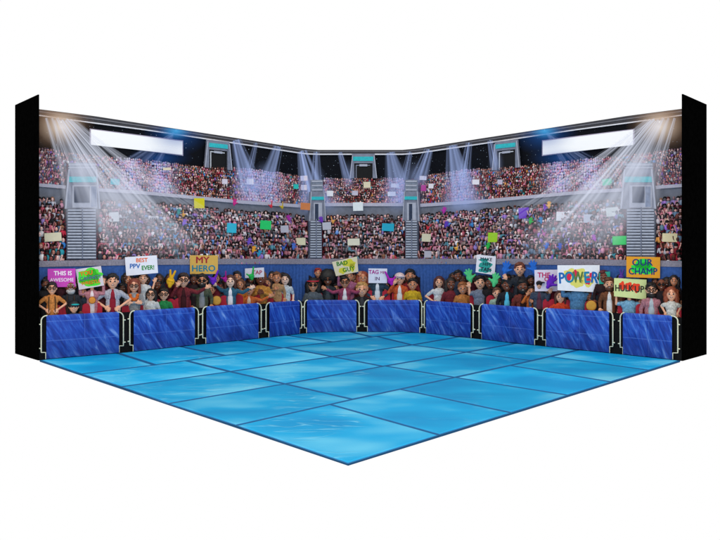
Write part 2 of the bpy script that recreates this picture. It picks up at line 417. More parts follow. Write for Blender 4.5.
# ------------------------------------------------------------------ barriers
def cover_mat():
    m = bpy.data.materials.new('royal_blue_cover'); m.use_nodes = True
    nt = m.node_tree; L = nt.links; b = nt.nodes['Principled BSDF']
    tc = nt.nodes.new('ShaderNodeTexCoord')
    mp = nt.nodes.new('ShaderNodeMapping'); mp.inputs['Scale'].default_value = (1, 1, 1)
    L.new(tc.outputs['UV'], mp.inputs['Vector'])
    oi = nt.nodes.new('ShaderNodeObjectInfo')
    m2 = nt.nodes.new('ShaderNodeMapping'); m2.inputs['Scale'].default_value = (6.5, 1.5, 1)
    mp.inputs['Scale'].default_value = (1.55, 1, 1); mr_ = nt.nodes.new('ShaderNodeMapping'); mr_.inputs['Rotation'].default_value = (0, 0, -.5); L.new(mp.outputs[0], mr_.inputs['Vector'])
    L.new(mr_.outputs[0], m2.inputs['Vector'])
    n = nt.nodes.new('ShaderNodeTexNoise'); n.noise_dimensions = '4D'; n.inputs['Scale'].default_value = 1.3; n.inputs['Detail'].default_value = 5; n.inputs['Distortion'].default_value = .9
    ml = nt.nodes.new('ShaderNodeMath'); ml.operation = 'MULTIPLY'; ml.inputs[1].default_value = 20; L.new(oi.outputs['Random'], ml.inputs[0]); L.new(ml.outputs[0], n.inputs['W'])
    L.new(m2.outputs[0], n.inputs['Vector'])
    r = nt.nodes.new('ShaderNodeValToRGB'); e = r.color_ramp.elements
    e[0].position = .3; e[0].color = rgb('123088'); e[1].position = .78; e[1].color = rgb('8cb0f0')  # paler streaks are wrinkle highlights painted into the cover colour
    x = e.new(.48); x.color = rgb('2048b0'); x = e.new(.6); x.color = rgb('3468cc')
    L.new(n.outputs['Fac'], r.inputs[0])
    # seams
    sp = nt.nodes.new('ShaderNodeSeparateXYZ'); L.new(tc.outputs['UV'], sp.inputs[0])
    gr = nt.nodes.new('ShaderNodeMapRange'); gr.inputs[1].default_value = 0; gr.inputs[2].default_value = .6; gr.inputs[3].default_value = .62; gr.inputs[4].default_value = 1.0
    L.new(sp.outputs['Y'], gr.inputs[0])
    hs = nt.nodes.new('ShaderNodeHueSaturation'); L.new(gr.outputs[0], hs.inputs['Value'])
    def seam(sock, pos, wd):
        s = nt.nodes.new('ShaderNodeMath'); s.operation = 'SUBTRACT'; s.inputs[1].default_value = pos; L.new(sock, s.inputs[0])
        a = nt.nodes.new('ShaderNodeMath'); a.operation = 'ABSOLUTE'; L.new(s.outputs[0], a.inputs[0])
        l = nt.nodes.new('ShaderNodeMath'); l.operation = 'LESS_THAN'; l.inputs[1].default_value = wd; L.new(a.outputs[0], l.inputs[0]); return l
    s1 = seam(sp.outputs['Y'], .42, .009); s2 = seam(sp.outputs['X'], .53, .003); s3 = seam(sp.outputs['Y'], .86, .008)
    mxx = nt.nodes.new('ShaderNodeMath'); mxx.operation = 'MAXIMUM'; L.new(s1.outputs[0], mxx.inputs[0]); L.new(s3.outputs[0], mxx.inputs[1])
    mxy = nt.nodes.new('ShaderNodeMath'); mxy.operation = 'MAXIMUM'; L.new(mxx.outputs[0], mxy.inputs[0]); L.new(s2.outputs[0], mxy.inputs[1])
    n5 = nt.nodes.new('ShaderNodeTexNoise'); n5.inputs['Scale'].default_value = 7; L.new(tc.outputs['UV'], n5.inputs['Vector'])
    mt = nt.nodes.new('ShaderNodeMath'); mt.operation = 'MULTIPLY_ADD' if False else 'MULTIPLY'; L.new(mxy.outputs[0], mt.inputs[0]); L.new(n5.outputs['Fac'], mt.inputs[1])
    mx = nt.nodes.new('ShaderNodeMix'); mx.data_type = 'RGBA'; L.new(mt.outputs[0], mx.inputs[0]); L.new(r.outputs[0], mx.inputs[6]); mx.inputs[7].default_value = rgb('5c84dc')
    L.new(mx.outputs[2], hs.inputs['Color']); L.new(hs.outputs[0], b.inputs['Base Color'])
    bp = nt.nodes.new('ShaderNodeBump'); bp.inputs['Strength'].default_value = .6; bp.inputs['Distance'].default_value = .003
    L.new(n.outputs['Fac'], bp.inputs['Height']); L.new(bp.outputs[0], b.inputs['Normal'])
    b.inputs['Roughness'].default_value = .42; b.inputs['Specular IOR Level'].default_value = .3
    return m
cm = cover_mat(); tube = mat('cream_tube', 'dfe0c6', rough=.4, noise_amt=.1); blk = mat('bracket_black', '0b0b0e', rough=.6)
BARR = [  # cover u0,u1, top v0,v1, left tube u, right tube u
    (46.2, 118.8, 315.4, 311.8, 41.2, 123.4), (133.4, 194.4, 310.6, 307.2, 129.8, 198.4), (206, 258, 306.4, 303.0, 202.6, 261.2),
    (269, 299.2, 302.4, 300.6, 266, 301.6), (306.6, 356.4, 300, 300, 304.4, 359.2), (367.8, 419.6, 300, 300, 364.4, 421.8),
    (426.4, 471, 300.4, 303.6, 424.3, 473.2), (482.2, 534.4, 303.8, 307.8, 479.2, 537.6), (546.4, 609.4, 308, 311.4, 542.6, 612.8), (623.2, 672.2, 312.6, 315.6, 620.2, 677.8)]
BL = ['leftmost blue covered barrier, beside the left black flap', 'second barrier from the left, below the white BEST PPV EVER sign', 'blue covered barrier below the tan MY HERO sign',
      'narrowest blue covered barrier, below the woman in a pale shirt', 'blue covered barrier below the cream BAD GUY sign', 'blue covered barrier below the white TAG ME IN sign',
      'blue covered barrier below the woman with hands on hips at bare curtain', 'blue covered barrier below the two blue foam hands', 'blue covered barrier below the large POWER sign', 'rightmost blue covered barrier, below the orange OUR CHAMP sign']
def footv(u): return vb(u)
def bw(u, v, d=0.0):
    p = wp(u, v, 0, d)
    if p.z < .0016: p.z = .0016
    return p
for i, (u0, u1, t0, t1, ta, tb_) in enumerate(BARR):
    um = (u0 + u1) / 2
    root = empty('crowd_barrier', wp(um, vb(um), 0)); root.location.z = 0
    tag(root, BL[i], 'barrier', 'blue covered barriers along the mat')
    o0 = root.location
    # cover: rippled cloth sheet
    nx, nz = 40, 24; vs = []; uvs = []
    for k in range(nz + 1):
        for j in range(nx + 1):
            a, b = j / nx, k / nz
            u = u0 + (u1 - u0) * a; vt = t0 + (t1 - t0) * a; v = vt + (vb(u) - vt) * (1 - b)
            nzv = noise.noise(Vector((a * 5 + b * 2.2 + i * 7, b * 1.6, i * 3.1)))
            d = .9 + .9 * nzv * math.sin(PI * min(1, max(0, a))) ** .5
            if k == nz: d = -.2
            vs.append(bw(u, v, d)); uvs.append((a, b))
    fs = [(k * (nx + 1) + j, k * (nx + 1) + j + 1, (k + 1) * (nx + 1) + j + 1, (k + 1) * (nx + 1) + j) for k in range(nz) for j in range(nx)]
    mb = MB(); mb.add([p - o0 for p in vs], fs); me = mb.mesh('cover')
    uvl = me.uv_layers.new(name='UVMap')
    for lp in me.loops: uvl.data[lp.index].uv = uvs[lp.vertex_index]
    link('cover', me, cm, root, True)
    s = root.location.y / F
    # frame: two bent uprights and a top rail hidden by the cover
    for (tu, cu, tt, sg) in ((ta, u0, t0, 1), (tb_, u1, t1, -1)):
        fv = vb(tu); mb = MB(); pts = []
        hgt = fv - tt; e = .32
        pts.append(bw(tu, fv - hgt * .2, 0)); pts.append(bw(tu, tt + 5.5, 0))
        cw = abs(cu - tu)
        for k in range(1, 6):
            an = PI / 2 * k / 5
            pts.append(bw(tu + sg * (cw + .8) * (1 - math.cos(an)), tt + .2 + 5.3 * (1 - math.sin(an)), 0))
        mb.path(pts, .62 * s)
        up_ = mb.build('upright', tube, root, True, sub=o0)
        mb = MB()   # stepped foot bracket outline
        q = [bw(tu, fv - hgt * .2, 0), bw(tu + sg * cw * .0, fv - hgt * .17, 0), bw(tu + sg * cw * .9, fv - hgt * .17, .2), bw(tu + sg * cw * .9, fv - .3, .2)]
        mb.path(q, .4 * s)
        mb.build('foot_bracket', tube, up_, True, sub=o0)
        for fr in (.2, .74):
            mb = MB(); vv = tt + hgt * fr; mb.path([bw(tu, vv, .1), bw(tu - sg * 1.7, vv, .2)], .62 * s); mb.build('clamp', tube, up_, True, sub=o0)

# ------------------------------------------------------------------ scoreboards
scr = mat('screen_white', 'ffffff', rough=.3, noise_amt=0.0)
for side, q in ((0, [(90.6, 129.7), (181.6, 141.6), (181.6, 155), (90.6, 145)]), (1, [(543.6, 141.4), (633.6, 130), (633.6, 145.2), (543.6, 155.2)])):
    um = sum(p[0] for p in q) / 4
    root = empty('scoreboard', wp(um, 150, -40)); tag(root, ('long blank white scoreboard on the left wall' if not side else 'long blank white scoreboard on the right wall'), 'scoreboard', 'blank scoreboards under the roof trim')
    mb = MB(); c = [(a + (1.1 if a > um else -1.1), b + (1 if b > 148 - 0 and k > 1 else -1)) for k, (a, b) in enumerate(q)]
    slab(mb, c, -39.8, 0, 1.2); mb.build('frame', mat('screen_frame', 'a8a0b4'), root, sub=root.location)
    mb = MB(); slab(mb, q, -39.8, 1.0, 1.8); mb.build('screen', scr, root, sub=root.location)

# ------------------------------------------------------------------ entrance towers at the top and tunnels in the lower tier
housing = mat('housing_grey', '787d8e', noise_amt=.2, nscale=90); hl = mat('housing_light', 'a9adbc', noise_amt=.1, nscale=90)
teal = mat('teal_strip', '2cb4bc', noise_amt=.15, nscale=200); dark = mat('doorway_dark', '12141c', rough=.5); dk2 = mat('doorway_blue', '2c3850', noise_amt=.3, nscale=60)
for (ul, ur, vt, vbt, sk, lab) in ((203.5, 231, 139.5, 167.5, 3.0, 'left'), (349.6, 377.2, 154, 178.5, 0, 'middle'), (493.5, 521, 142.3, 170.5, -3.0, 'right')):
    um = (ul + ur) / 2; Lh = -39
    root = empty('entrance_tower', wp(um, vbt + sk / 2, Lh)); tag(root, f'grey entrance tower with teal strip at the top of the stands, {lab} of the three', 'entrance', 'entrance towers above the upper tier')
    o0 = root.location; W = ur - ul; f = lambda u: sk * (u - ul) / W
    def q4(a, b, c, d, e=0, g=0): return [(a + e, c + f(a)), (b - e, c + f(b)), (b + g, d + f(b)), (a - g, d + f(a))]
    mb = MB(); slab(mb, q4(ul + 2.5, ur - 2.5, vt, vt + 9.5, 0, .5), Lh, 0, 2); mb.build('head_panel', housing, root, sub=o0)
    for a, b, s_ in ((ul, ul + 4.5, 1), (ur - 4.5, ur, -1)):
        mb = MB(); slab(mb, [(a + (2.5 if s_ > 0 else 0), vt + 2 + f(a)), (b - (2.5 if s_ < 0 else 0), vt + 2 + f(b)), (b, vbt + f(b)), (a, vbt + f(a))], Lh, 0, 2.6); mb.build('side_post', housing, root, sub=o0)
        mb = MB(); e = a if s_ > 0 else b; d = .9 * s_
        slab(mb, [(e + 2.5 * s_, vt + 2 + f(e)), (e + 2.5 * s_ + d, vt + 2 + f(e)), (e + d, vbt + f(e)), (e, vbt + f(e))], Lh, 2.5, 3.2); mb.build('edge_trim', hl, root, sub=o0)
    mb = MB(); slab(mb, q4(ul + 3.3, ur - 3.8, vt + 3, vt + 7.2), Lh, 2, 2.6); mb.build('sign_strip', teal, root, sub=o0)
    mb = MB(); slab(mb, q4(ul + 4.5, ur - 4.5, vt + 9.5, vbt), Lh, 0, .8); mb.build('doorway', mat('doorway_black', '07080c'), root, sub=o0)
    mb = MB()
    slab(mb, q4(ul + 6.2, ul + 7.0, vt + 11, vbt), Lh, .8, 1.5); slab(mb, q4(ul + 7.0, ur - 7, vt + 11, vt + 11.9), Lh, .8, 1.5)
    mb.build('door_trim', mat('door_white', 'c8ccd4') if lab != 'middle' else housing, root, sub=o0)
    mb = MB(); slab(mb, q4(um - 4, um + 4, vt + 10.5, vt + 12.6), Lh, 1.5, 2.2); mb.build('light_box', hl, root, sub=o0)

def tunnel(ul, ur, vt, ts, tn, d0, d1, dk0, dk1, lab, big):
    um = (ul + ur) / 2; L0 = -29.5
    root = empty('tunnel_entrance', wp(um, d1, L0)); o0 = root.location
    tag(root, lab, 'tunnel entrance', 'tunnel entrances between the tiers')
    W = ur - ul
    mb = MB(); slab(mb, [(ul + W * .06, vt), (ur - W * .06, vt), (ur + W * .05, d1 + 1), (ul - W * .05, d1 + 1)], L0, 0, 3.5); mb.build('housing', housing, root, sub=o0)
    for s_, e in ((1, ul), (-1, ur)):
        mb = MB(); k = W * .06 * s_; m = W * .05 * s_; t = W * .05 * s_
        slab(mb, [(e + k, vt), (e + k + t, vt), (e - m + t, d1 + 1), (e - m, d1 + 1)], L0, 3.4, 4.6); mb.build('side_fin', hl, root, sub=o0)
    mb = MB(); rect(mb, ul + W * .08, ur - W * .08, ts, tn, L0, 3.5, 4.4); mb.build('sign_strip', teal, root, sub=o0)
    mb = MB(); rect(mb, d0[0], d0[1], d0[2], d1, L0, 3.5, 4.2); mb.build('door_frame', hl, root, sub=o0)
    mb = MB(); rect(mb, dk0, dk1, d0[2] + 1.2, d1 - (5 if big else 0), L0, 4.2, 4.6); mb.build('doorway', dk2, root, sub=o0)
    if big:
        mb = MB(); rect(mb, d0[1] - 6, d0[1] - .8, d0[2] + 1.2, d1 - 1, L0, 4.2, 4.5); mb.build('side_panel', mat('panel_slate', '6a7894', noise_amt=.3), root, sub=o0)
        for k in range(2):
            mb = MB(); vv = 164.5 + k * 3.0; rect(mb, ul + 2.5 - k * .4, ur - 2.5 + k * .4, vv, vv + 1.1, L0, 2.0, 3.0); mb.build('upper_step', hl, root, sub=o0)
        mb = MB(); rect(mb, ul + 3, ur - 3, 163, vt + .5, L0, .6, 2.2); mb.build('upper_landing', mat('landing_slate', '7e8798', noise_amt=.3, nscale=150), root, sub=o0)
    else:
        mb = MB(); rect(mb, ul + 2, ur - 2, 180, vt + .5, L0, .6, 2.2); mb.build('upper_landing', mat('landing_slate', '7e8798', noise_amt=.3, nscale=150), root, sub=o0)
        for k in range(3):
            mb = MB(); vv = 181 + k * 4.2; rect(mb, ul + 2.6, ur - 2.6, vv, vv + 1.5, L0, 2.2, 3.2); mb.build('upper_step', hl, root, sub=o0)
def stairs(ul, ur, vt, vbt, n, rail, lab):
    root = empty('stairway', wp((ul + ur) / 2, vbt, -19)); o0 = root.location
    tag(root, lab, 'stairway', 'stairways through the lower tier')
    mb = MB(); vs = []
    band(mb, ul, ur, vt, vbt, -25, -15.6, th=3, rows=4)
    mb.build('stair_slope', mat('stair_shadow', '4a5264', noise_amt=.3, nscale=150), root, sub=o0)
    for k in range(n):
        v0 = vt + (vbt - vt) * k / n; v1 = v0 + (vbt - vt) / n * .56; x = .5 * (1 - k / n)
        mb = MB(); rect(mb, ul + .6 + x, ur - .6 - x, v0, v1, -25 + 9.4 * (k + .5) / n, .2, 1.2); mb.build('step', mat('step_pale', 'a9afbe', noise_amt=.15, nscale=150), root, sub=o0)
    mb = MB(); band(mb, rail - .45, rail + .45, vt - 2, vbt - 1, -23.2, -13.8, th=.8, rows=4)
    mb.build('handrail', mat('rail_grey', '6a7286' if ul < 200 or ul > 500 else '2a2e3a'), root, sub=o0)
tunnel(65.5, 98, 169.5, 177, 182.6, (71.4, 96.2, 185.6), 208, 73.3, 88.7, 'large tunnel entrance with teal strip on the left wall', True)
tunnel(623.5, 656, 169.5, 177, 182.6, (631, 653, 185.6), 208, 634, 646, 'large tunnel entrance with teal strip on the right wall', True)
tunnel(308, 324.3, 192, 197, 200.2, (312, 321, 203), 220.5, 313.2, 316.8, 'narrow tunnel entrance left of the middle stand, beside the orange card', False)
tunnel(403.5, 420.5, 192, 196.8, 200, (407.6, 417.5, 203), 220.5, 410, 413.6, 'narrow tunnel entrance right of the middle stand', False)
stairs(66.6, 96.4, 209.3, 259.6, 17, 82.5, 'wide grey stairway with centre handrail on the left wall')
stairs(626.4, 655.4, 209.3, 259.6, 17, 641, 'wide grey stairway with centre handrail on the right wall')
stairs(309.2, 322, 221, 258.6, 15, 316.4, 'narrow stairway with dark centre rail left of the middle stand')
stairs(405.2, 418.2, 221, 258.6, 15, 411.6, 'narrow stairway with dark centre rail right of the middle stand')

# ------------------------------------------------------------------ small crowd figures
SK = ['e8b0a4', 'cc8878', 'a86458', '7c4840', '4c2a28', 'f4c8c0', 'dca098', '985450']
HR = ['0c0809', '140e0e', '22120f', '060607', '3a1e16', '5a2a20', '8a6048', '100d16', '48141a']
TP = [('8c1c2e', 'crimson'), ('b02840', 'red'), ('e6e2e6', 'white'), ('17181e', 'black'), ('5c7894', 'slate blue'), ('dc86a4', 'pink'), ('2a8c9c', 'teal'),
      ('8a62c4', 'purple'), ('3a4a3a', 'olive'), ('d0904a', 'orange'), ('a8aab4', 'grey'), ('30343e', 'charcoal'), ('5a1420', 'maroon'), ('8a6a5a', 'brown'), ('3a84d4', 'blue'), ('caa89a', 'beige')]
TW = [13, 13, 16, 9, 14, 16, 11, 9, 2, 3, 13, 6, 6, 1, 8, 3]
def rj(c, k=.15):
    f = 1 + random.uniform(-k, k); return (min(1, c[0] * f), min(1, c[1] * f), min(1, c[2] * f), 1)
def mini(m, r, skin, hair, top, kind, f=None, arms=None, detail=False):
    """small figure, origin at the waist; r = head radius; front = +y"""
    sg, rg = (10, 7) if detail else (6, 4)
    t = MB()
    hz = r * 3.1
    t.ell((0, 0, hz), (r * .8, r * .8, r * 1.0), skin, sg, rg)
    if kind == 'long':
        t.ell((0, -r * .3, hz + r * .05), (r * 1.2, r * .85, r * 1.5), hair, sg, rg)
    elif kind == 'afro':
        t.ell((0, -r * .45, hz + r * .35), (r * 1.6, r * 1.1, r * 1.45), hair, sg, rg)
    elif kind != 'bald':
        t.ell((0, -r * .12, hz + r * .48), (r * 1.05, r * .98, r * .92), hair, sg, rg)
    t.ell((0, -r * .1, r * .85), (r * 1.3, r * .8, r * 1.5), top, sg, rg)
    if kind == 'glass': t.box(-r * .75, r * .75, r * .6, r * .95, hz - r * .05, hz + r * .25, (.01, .01, .01, 1))
    elif detail or r > 2:
        for x in (-1, 1): t.ell((x * r * .36, r * .72, hz + r * .05), (r * .14, r * .16, r * .17), (.01, .01, .01, 1), 5, 4)
    if arms == 'up':
        for x in (-1, 1):
            t.cap((x * r * 1.2, 0, r * 1.6), (x * r * 1.9, r * .3, r * 3.6), r * .36, r * .28, rj(skin, .05), 5)
            if detail: t.ell((x * r * 1.95, r * .35, r * 4.1), (r * .34, r * .25, r * .42), skin, 6, 5)
    elif arms == 'down':
        for x in (-1, 1): t.cap((x * r * 1.25, 0, r * 1.7), (x * r * 1.65, r * .4, r * .2), r * .36, r * .3, top, 5)
    m.add([f(Vector(v)) for v in t.v] if f else t.v, t.f, t.c)
def framef(u, v, L):
    p = wp(u, v, L); th = math.atan2(p.x, p.y); s = p.y / F; k = math.cos(th)
    ex = Vector((-math.cos(th), math.sin(th), 0)) * s * k; ey = Vector((-math.sin(th), -math.cos(th), 0)) * s; ez = Vector((0, 0, s))
    return lambda q: p + ex * q.x + ey * q.y + ez * q.z
def blocked(u, v, up):
    for a, b in ((63.5, 99.5), (622, 658)):
        if a < u < b: return not (up and v < 163.5)
    for a, b in ((306.5, 324.5), (403.5, 421)):
        if a < u < b: return True
    return False
spots = []
u = 40.0   # upper tier
row_i = 0
for k in range(11):
    t = k / 10.0
    u = 39.5 + (k % 2) * 1.3
    while u < 682:
        ve = lerp_tab(UC, u) + 1.0; vl = lerp_tab(UL, u) + .5
        r = 1.0 + (.3 if u < 64 or u > 657 else 0) + .3 * t
        if random.random() > .03 and not blocked(u, ve + (vl - ve) * t, True):
            spots.append((u + random.uniform(-.5, .5), ve + (vl - ve) * t + 2.2 + random.uniform(-.6, .6), -38.2 + 6.6 * t, r, 0))
        u += r * 2.15
for k in range(11):
    t = k / 10.0
    u = 40 + (k % 2) * 2
    while u < 682:
        ve = lerp_tab(LC, u) + 2; vl = lerp_tab(LL, u) + 1.5
        edge = max(0, 1 - min(u - 38, 683 - u) / 90.0)
        r = 1.55 + .45 * edge + .6 * t
        if random.random() > .05 and not blocked(u, 0, False):
            spots.append((u + random.uniform(-.9, .9), ve + (vl - ve) * t + 3.5 + random.uniform(-1, 1), -27.6 + 9.4 * t, r, 1))
        u += r * 2.2
low = [s for s in spots if s[4] == 1]; low.sort(key=lambda s: -s[3] * (1 + .15 * random.random()))
solo = set(id(s) for s in low[:165]); mbc = MB()
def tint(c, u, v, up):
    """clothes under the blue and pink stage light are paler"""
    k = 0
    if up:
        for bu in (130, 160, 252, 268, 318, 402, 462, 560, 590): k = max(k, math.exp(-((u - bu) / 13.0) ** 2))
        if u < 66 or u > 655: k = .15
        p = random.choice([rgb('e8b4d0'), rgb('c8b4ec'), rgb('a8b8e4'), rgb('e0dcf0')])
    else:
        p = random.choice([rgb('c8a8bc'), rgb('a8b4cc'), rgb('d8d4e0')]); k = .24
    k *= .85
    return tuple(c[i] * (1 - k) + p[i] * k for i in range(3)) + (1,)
HN = {0: 'black', 1: 'black', 2: 'dark brown', 3: 'black', 4: 'brown', 5: 'auburn', 6: 'light brown', 7: 'black', 8: 'dark red'}
KN = {'short': 'short {} hair', 'long': 'long {} hair', 'afro': 'round {} afro', 'bald': 'shaven head', 'glass': 'dark glasses'}
def sect(u):
    for a, n_ in ((64, 'at far left edge'), (145, 'right of left wide stairs'), (230, 'in the left stand'), (308, 'left of left narrow stairs'), (404, 'in the middle stand'),
                  (480, 'right of right narrow stairs'), (560, 'in the right stand'), (627, 'left of right wide stairs'), (999, 'at far right edge')):
        if u < a: return n_
def vpart(v): return 'top rows' if v < 224 else ('middle rows' if v < 244 else 'bottom rows')
painted = vcol_mat(); stats = {}
for s in spots:
    u, v, L, r, tier = s
    sk = rj(rgb(random.choice(SK)), .12); hi = random.choices(range(9), [5, 5, 3, 5, 2, 1.5, 1, 4, 1.5])[0]; hr = rj(rgb(HR[hi]))
    ti = random.choices(range(len(TP)), TW)[0]; tp = rj(rgb(TP[ti][0]), .25)
    kind = random.choices(['short', 'long', 'afro', 'bald', 'glass'], [45, 25, 7, 5, 14])[0]
    arms = random.choices([None, 'up', 'down'], [45, 22, 33])[0]
    if id(s) in solo:
        m1 = MB(); mini(m1, r, sk, hr, tp, kind, arms=arms, detail=True)
        o = m1.build('spectator', painted, None, True, True); place(o, u, v, L)
        pose = {'up': 'arms raised', 'down': 'arms lowered', None: 'arms hidden'}[arms]
        tag(o, f"{TP[ti][1]} top, {KN[kind].format(HN[hi])}, {pose}, {vpart(v)} {sect(u)}", 'person', 'spectators in the lower tier')
    else:
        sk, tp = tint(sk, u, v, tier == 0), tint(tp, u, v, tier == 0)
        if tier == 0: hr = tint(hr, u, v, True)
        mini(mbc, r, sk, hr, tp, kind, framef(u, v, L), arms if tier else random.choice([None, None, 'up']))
o = link('distant_crowd', mbc.mesh('distant_crowd', True), painted, None, True)
tag(o, 'dense crowd of tiny spectators filling the upper tier and the lower tier', 'crowd', kind='stuff')

# ------------------------------------------------------------------ foam hands
def foam(kind):
    m = MB()
    if kind == 'open':
        m.ell((0, 0, 0), (4.3, 1.5, 4.6))
        for a, l in ((-34, 8.2), (-13, 9.6), (8, 9.8), (28, 8.6)):
            t = math.radians(a); m.cap((math.sin(t) * 2.4, 0, math.cos(t) * 2.4), (math.sin(t) * l, 0, math.cos(t) * l), 1.45, 1.15)
        m.cap((2.5, 0, -1), (7.2, .2, 1.6), 1.6, 1.2)
        m.cap((0, 0, -2), (0, 0, -5.2), 2.6, 2.2)
    elif kind == 'two':
        m.ell((0, 0, 0), (4.6, 1.6, 4.8))
        for a, l in ((-9, 12), (17, 12)):
            t = math.radians(a); m.cap((math.sin(t) * 2, 0, math.cos(t) * 2), (math.sin(t) * l, 0, math.cos(t) * l), 1.5, 1.2)
        m.cap((-2.5, .8, 1), (2, 1.2, .4), 1.3, 1.1); m.cap((0, 0, -2), (0, 0, -5.2), 2.4, 2.2)
    else:
        m.ell((0, 0, 0), (4.0, 1.6, 3.6))
        m.cap((-1.5, 0, 1), (-4.2, 0, 11.5), 1.5, 1.1)
        m.cap((2.2, 0, 1), (5.8, .2, 3.8), 1.3, 1.0)
        for k in range(3): m.cap((-1.2 + k * 1.7, .9, 2.2), (-1.0 + k * 1.7, 1.6, .2), 1.0, .9)
        m.cap((0, 0, -1), (0, 0, -3.4), 2.3, 2.1)
    return m
FOAM = {}
def foam_hand(kind, col, u, v, sc_, rot, L, lab, mirror=False, group='foam hands held up in the front row'):
    m = foam(kind)
    sx = 1 if mirror else -1
    m.v = [(x * sx, y, z) for x, y, z in m.v]
    o = m.build('foam_hand', mat('foam_' + col, col, rough=.8, nscale=.4, noise_amt=.12), None, True)
    md = o.modifiers.new('Fuse', 'REMESH'); md.mode = 'VOXEL'; md.voxel_size = .4; md.use_smooth_shade = True
    place(o, u, v, L); o.scale = tuple(x * sc_ for x in o.scale)
    o.rotation_mode = 'XYZ'; R = Matrix.Rotation(o.rotation_euler.z, 4, 'Z') @ Matrix.Rotation(math.radians(rot), 4, 'Y'); o.rotation_euler = R.to_euler()
    tag(o, lab, 'foam hand', group); return o
foam_hand('open', '52c47e', 469.6, 277.4, .84, 12, -5, 'large mint green foam hand raised left of the man in grey polo', False)
foam_hand('open', '52c47e', 494.8, 281.2, .84, -12, -5, 'large mint green foam hand raised right of the man in grey polo', True)
foam_hand('open', '2468c8', 505.6, 269.6, .84, -14, -9, 'bright blue foam hand left of the brown haired man in dark suit', False)
foam_hand('open', '2468c8', 533.6, 268.6, .8, 10, -9, 'bright blue foam hand above the white THE sign', True)
foam_hand('open', '6a24b8', 550.2, 283, .9, -30, -2.5, 'purple foam hand in front of the white THE sign', False)
foam_hand('point', '6a24b8', 213.4, 280.2, .86, -6, -2.5, 'purple pointing foam hand beside the MY HERO sign', True)
foam_hand('point', 'a81e8a', 225, 279, .62, 14, -8, 'small magenta pointing foam hand left of woman in denim jacket', True)
foam_hand('point', '1ea84a', 251.5, 276.4, .76, 8, -4, 'green pointing foam hand in front of a half hidden white sign', True)
foam_hand('point', 'b022b4', 391, 281, .86, 12, -3, 'magenta pointing foam hand beside the TAG ME IN sign', False)
foam_hand('two', 'e0a81e', 170.5, 281.4, .92, -8, -6, 'yellow foam hand with two green tipped fingers up, behind the child in green', False)
foam_hand('two', '5a3aa0', 621.3, 277, .62, 0, -9, 'dark purple two finger foam hand left of the OUR CHAMP sign', False)
for k, (u, v, c, nm) in enumerate([(234.5, 203, 'c02a80', 'magenta'), (178.5, 212.5, '2a8a8a', 'teal'), (161, 238, '2c6cc8', 'blue'), (175, 236.5, '3a90c8', 'light blue'), (184, 223, '8a6ad0', 'lavender'),
                                   (183.5, 215, 'd8a040', 'orange'), (249, 242, '6a4ab8', 'purple'), (271, 206, 'c83040', 'red'), (282, 207, 'b8a030', 'mustard'), (289, 219, 'a02a98', 'violet'),
                                   (253.5, 250, 'e09a30', 'amber'), (283.5, 248, '3a5cb0', 'royal blue'), (293.5, 247, '4a6cc0', 'blue'), (259, 254, '2a90b8', 'cyan'), (444, 211, 'b030a0', 'magenta'),
                                   (456.5, 248.5, 'e0a030', 'amber'), (446, 225, '5a3ab0', 'indigo'), (472, 225, '3a80c0', 'blue'), (478.5, 229, '7a4ac0', 'purple'), (530.5, 221.5, '28b048', 'bright green'),
                                   (488, 246.5, '28b048', 'green'), (545, 208, '7a3ac0', 'purple'), (549, 205.5, 'e8b060', 'orange'), (541, 221, '3a88c0', 'blue'), (546.5, 246.5, '2a6cd0', 'blue'), (560, 247, '2a50c0', 'royal blue'),
                                   (570, 249, 'd04a68', 'coral'), (544, 234, 'c02aa0', 'magenta'), (594.5, 238.5, 'b03ac0', 'violet'), (428, 228, 'c83040', 'red'), (333, 221.5, 'e0a050', 'orange'), (321.5, 220.5, '6a34b0', 'purple')]):
    foam_hand(random.choice(['point', 'open']), c, u, v, .42, random.uniform(-25, 25), -15.5 if v > 240 else (-19 if v > 222 else -23),
              f"tiny {nm} foam hand {sect(u)}, {vpart(v)} of lower tier", random.random() < .5, 'tiny foam hands in the lower tier')

# ------------------------------------------------------------------ signs
def txt(s, size, x, z, y, col, parent, name='lettering', rot=0.0, bold=.02, sx=1.0, shear=0.0):
    cu = bpy.data.curves.new('lettering', 'FONT'); cu.body = s; cu.size = size; cu.extrude = .03; cu.align_x = 'CENTER'; cu.align_y = 'CENTER'
    cu.resolution_u = 3; cu.shear = shear
    t = bpy.data.objects.new('tmp', cu); C.objects.link(t)
    bpy.context.view_layer.update()
    me = bpy.data.meshes.new_from_object(t.evaluated_get(bpy.context.evaluated_depsgraph_get()))
    bpy.data.objects.remove(t)
    c, s_ = math.cos(rot), math.sin(rot)
    for v in me.vertices:
        a, b = v.co.x * sx, v.co.y; a, b = a * c - b * s_, a * s_ + b * c
        v.co = Vector((-(a + x), y + v.co.z, b + z))
    me.materials.clear()
    bmx = bmesh.new(); d = size * (.028 if size > 5 else .016)
    for k, (ox, oz) in enumerate([(-d, 0), (d, 0), (0, d * .8), (0, -d * .8)]):
        n0 = len(bmx.verts); bmx.from_mesh(me); bmx.verts.ensure_lookup_table()
        for q in bmx.verts[n0:]: q.co += Vector((ox, .012 * k, oz))
    bmx.to_mesh(me); bmx.free()
    o = link(name, me, solid(col, noise_amt=.03), parent)
    return o
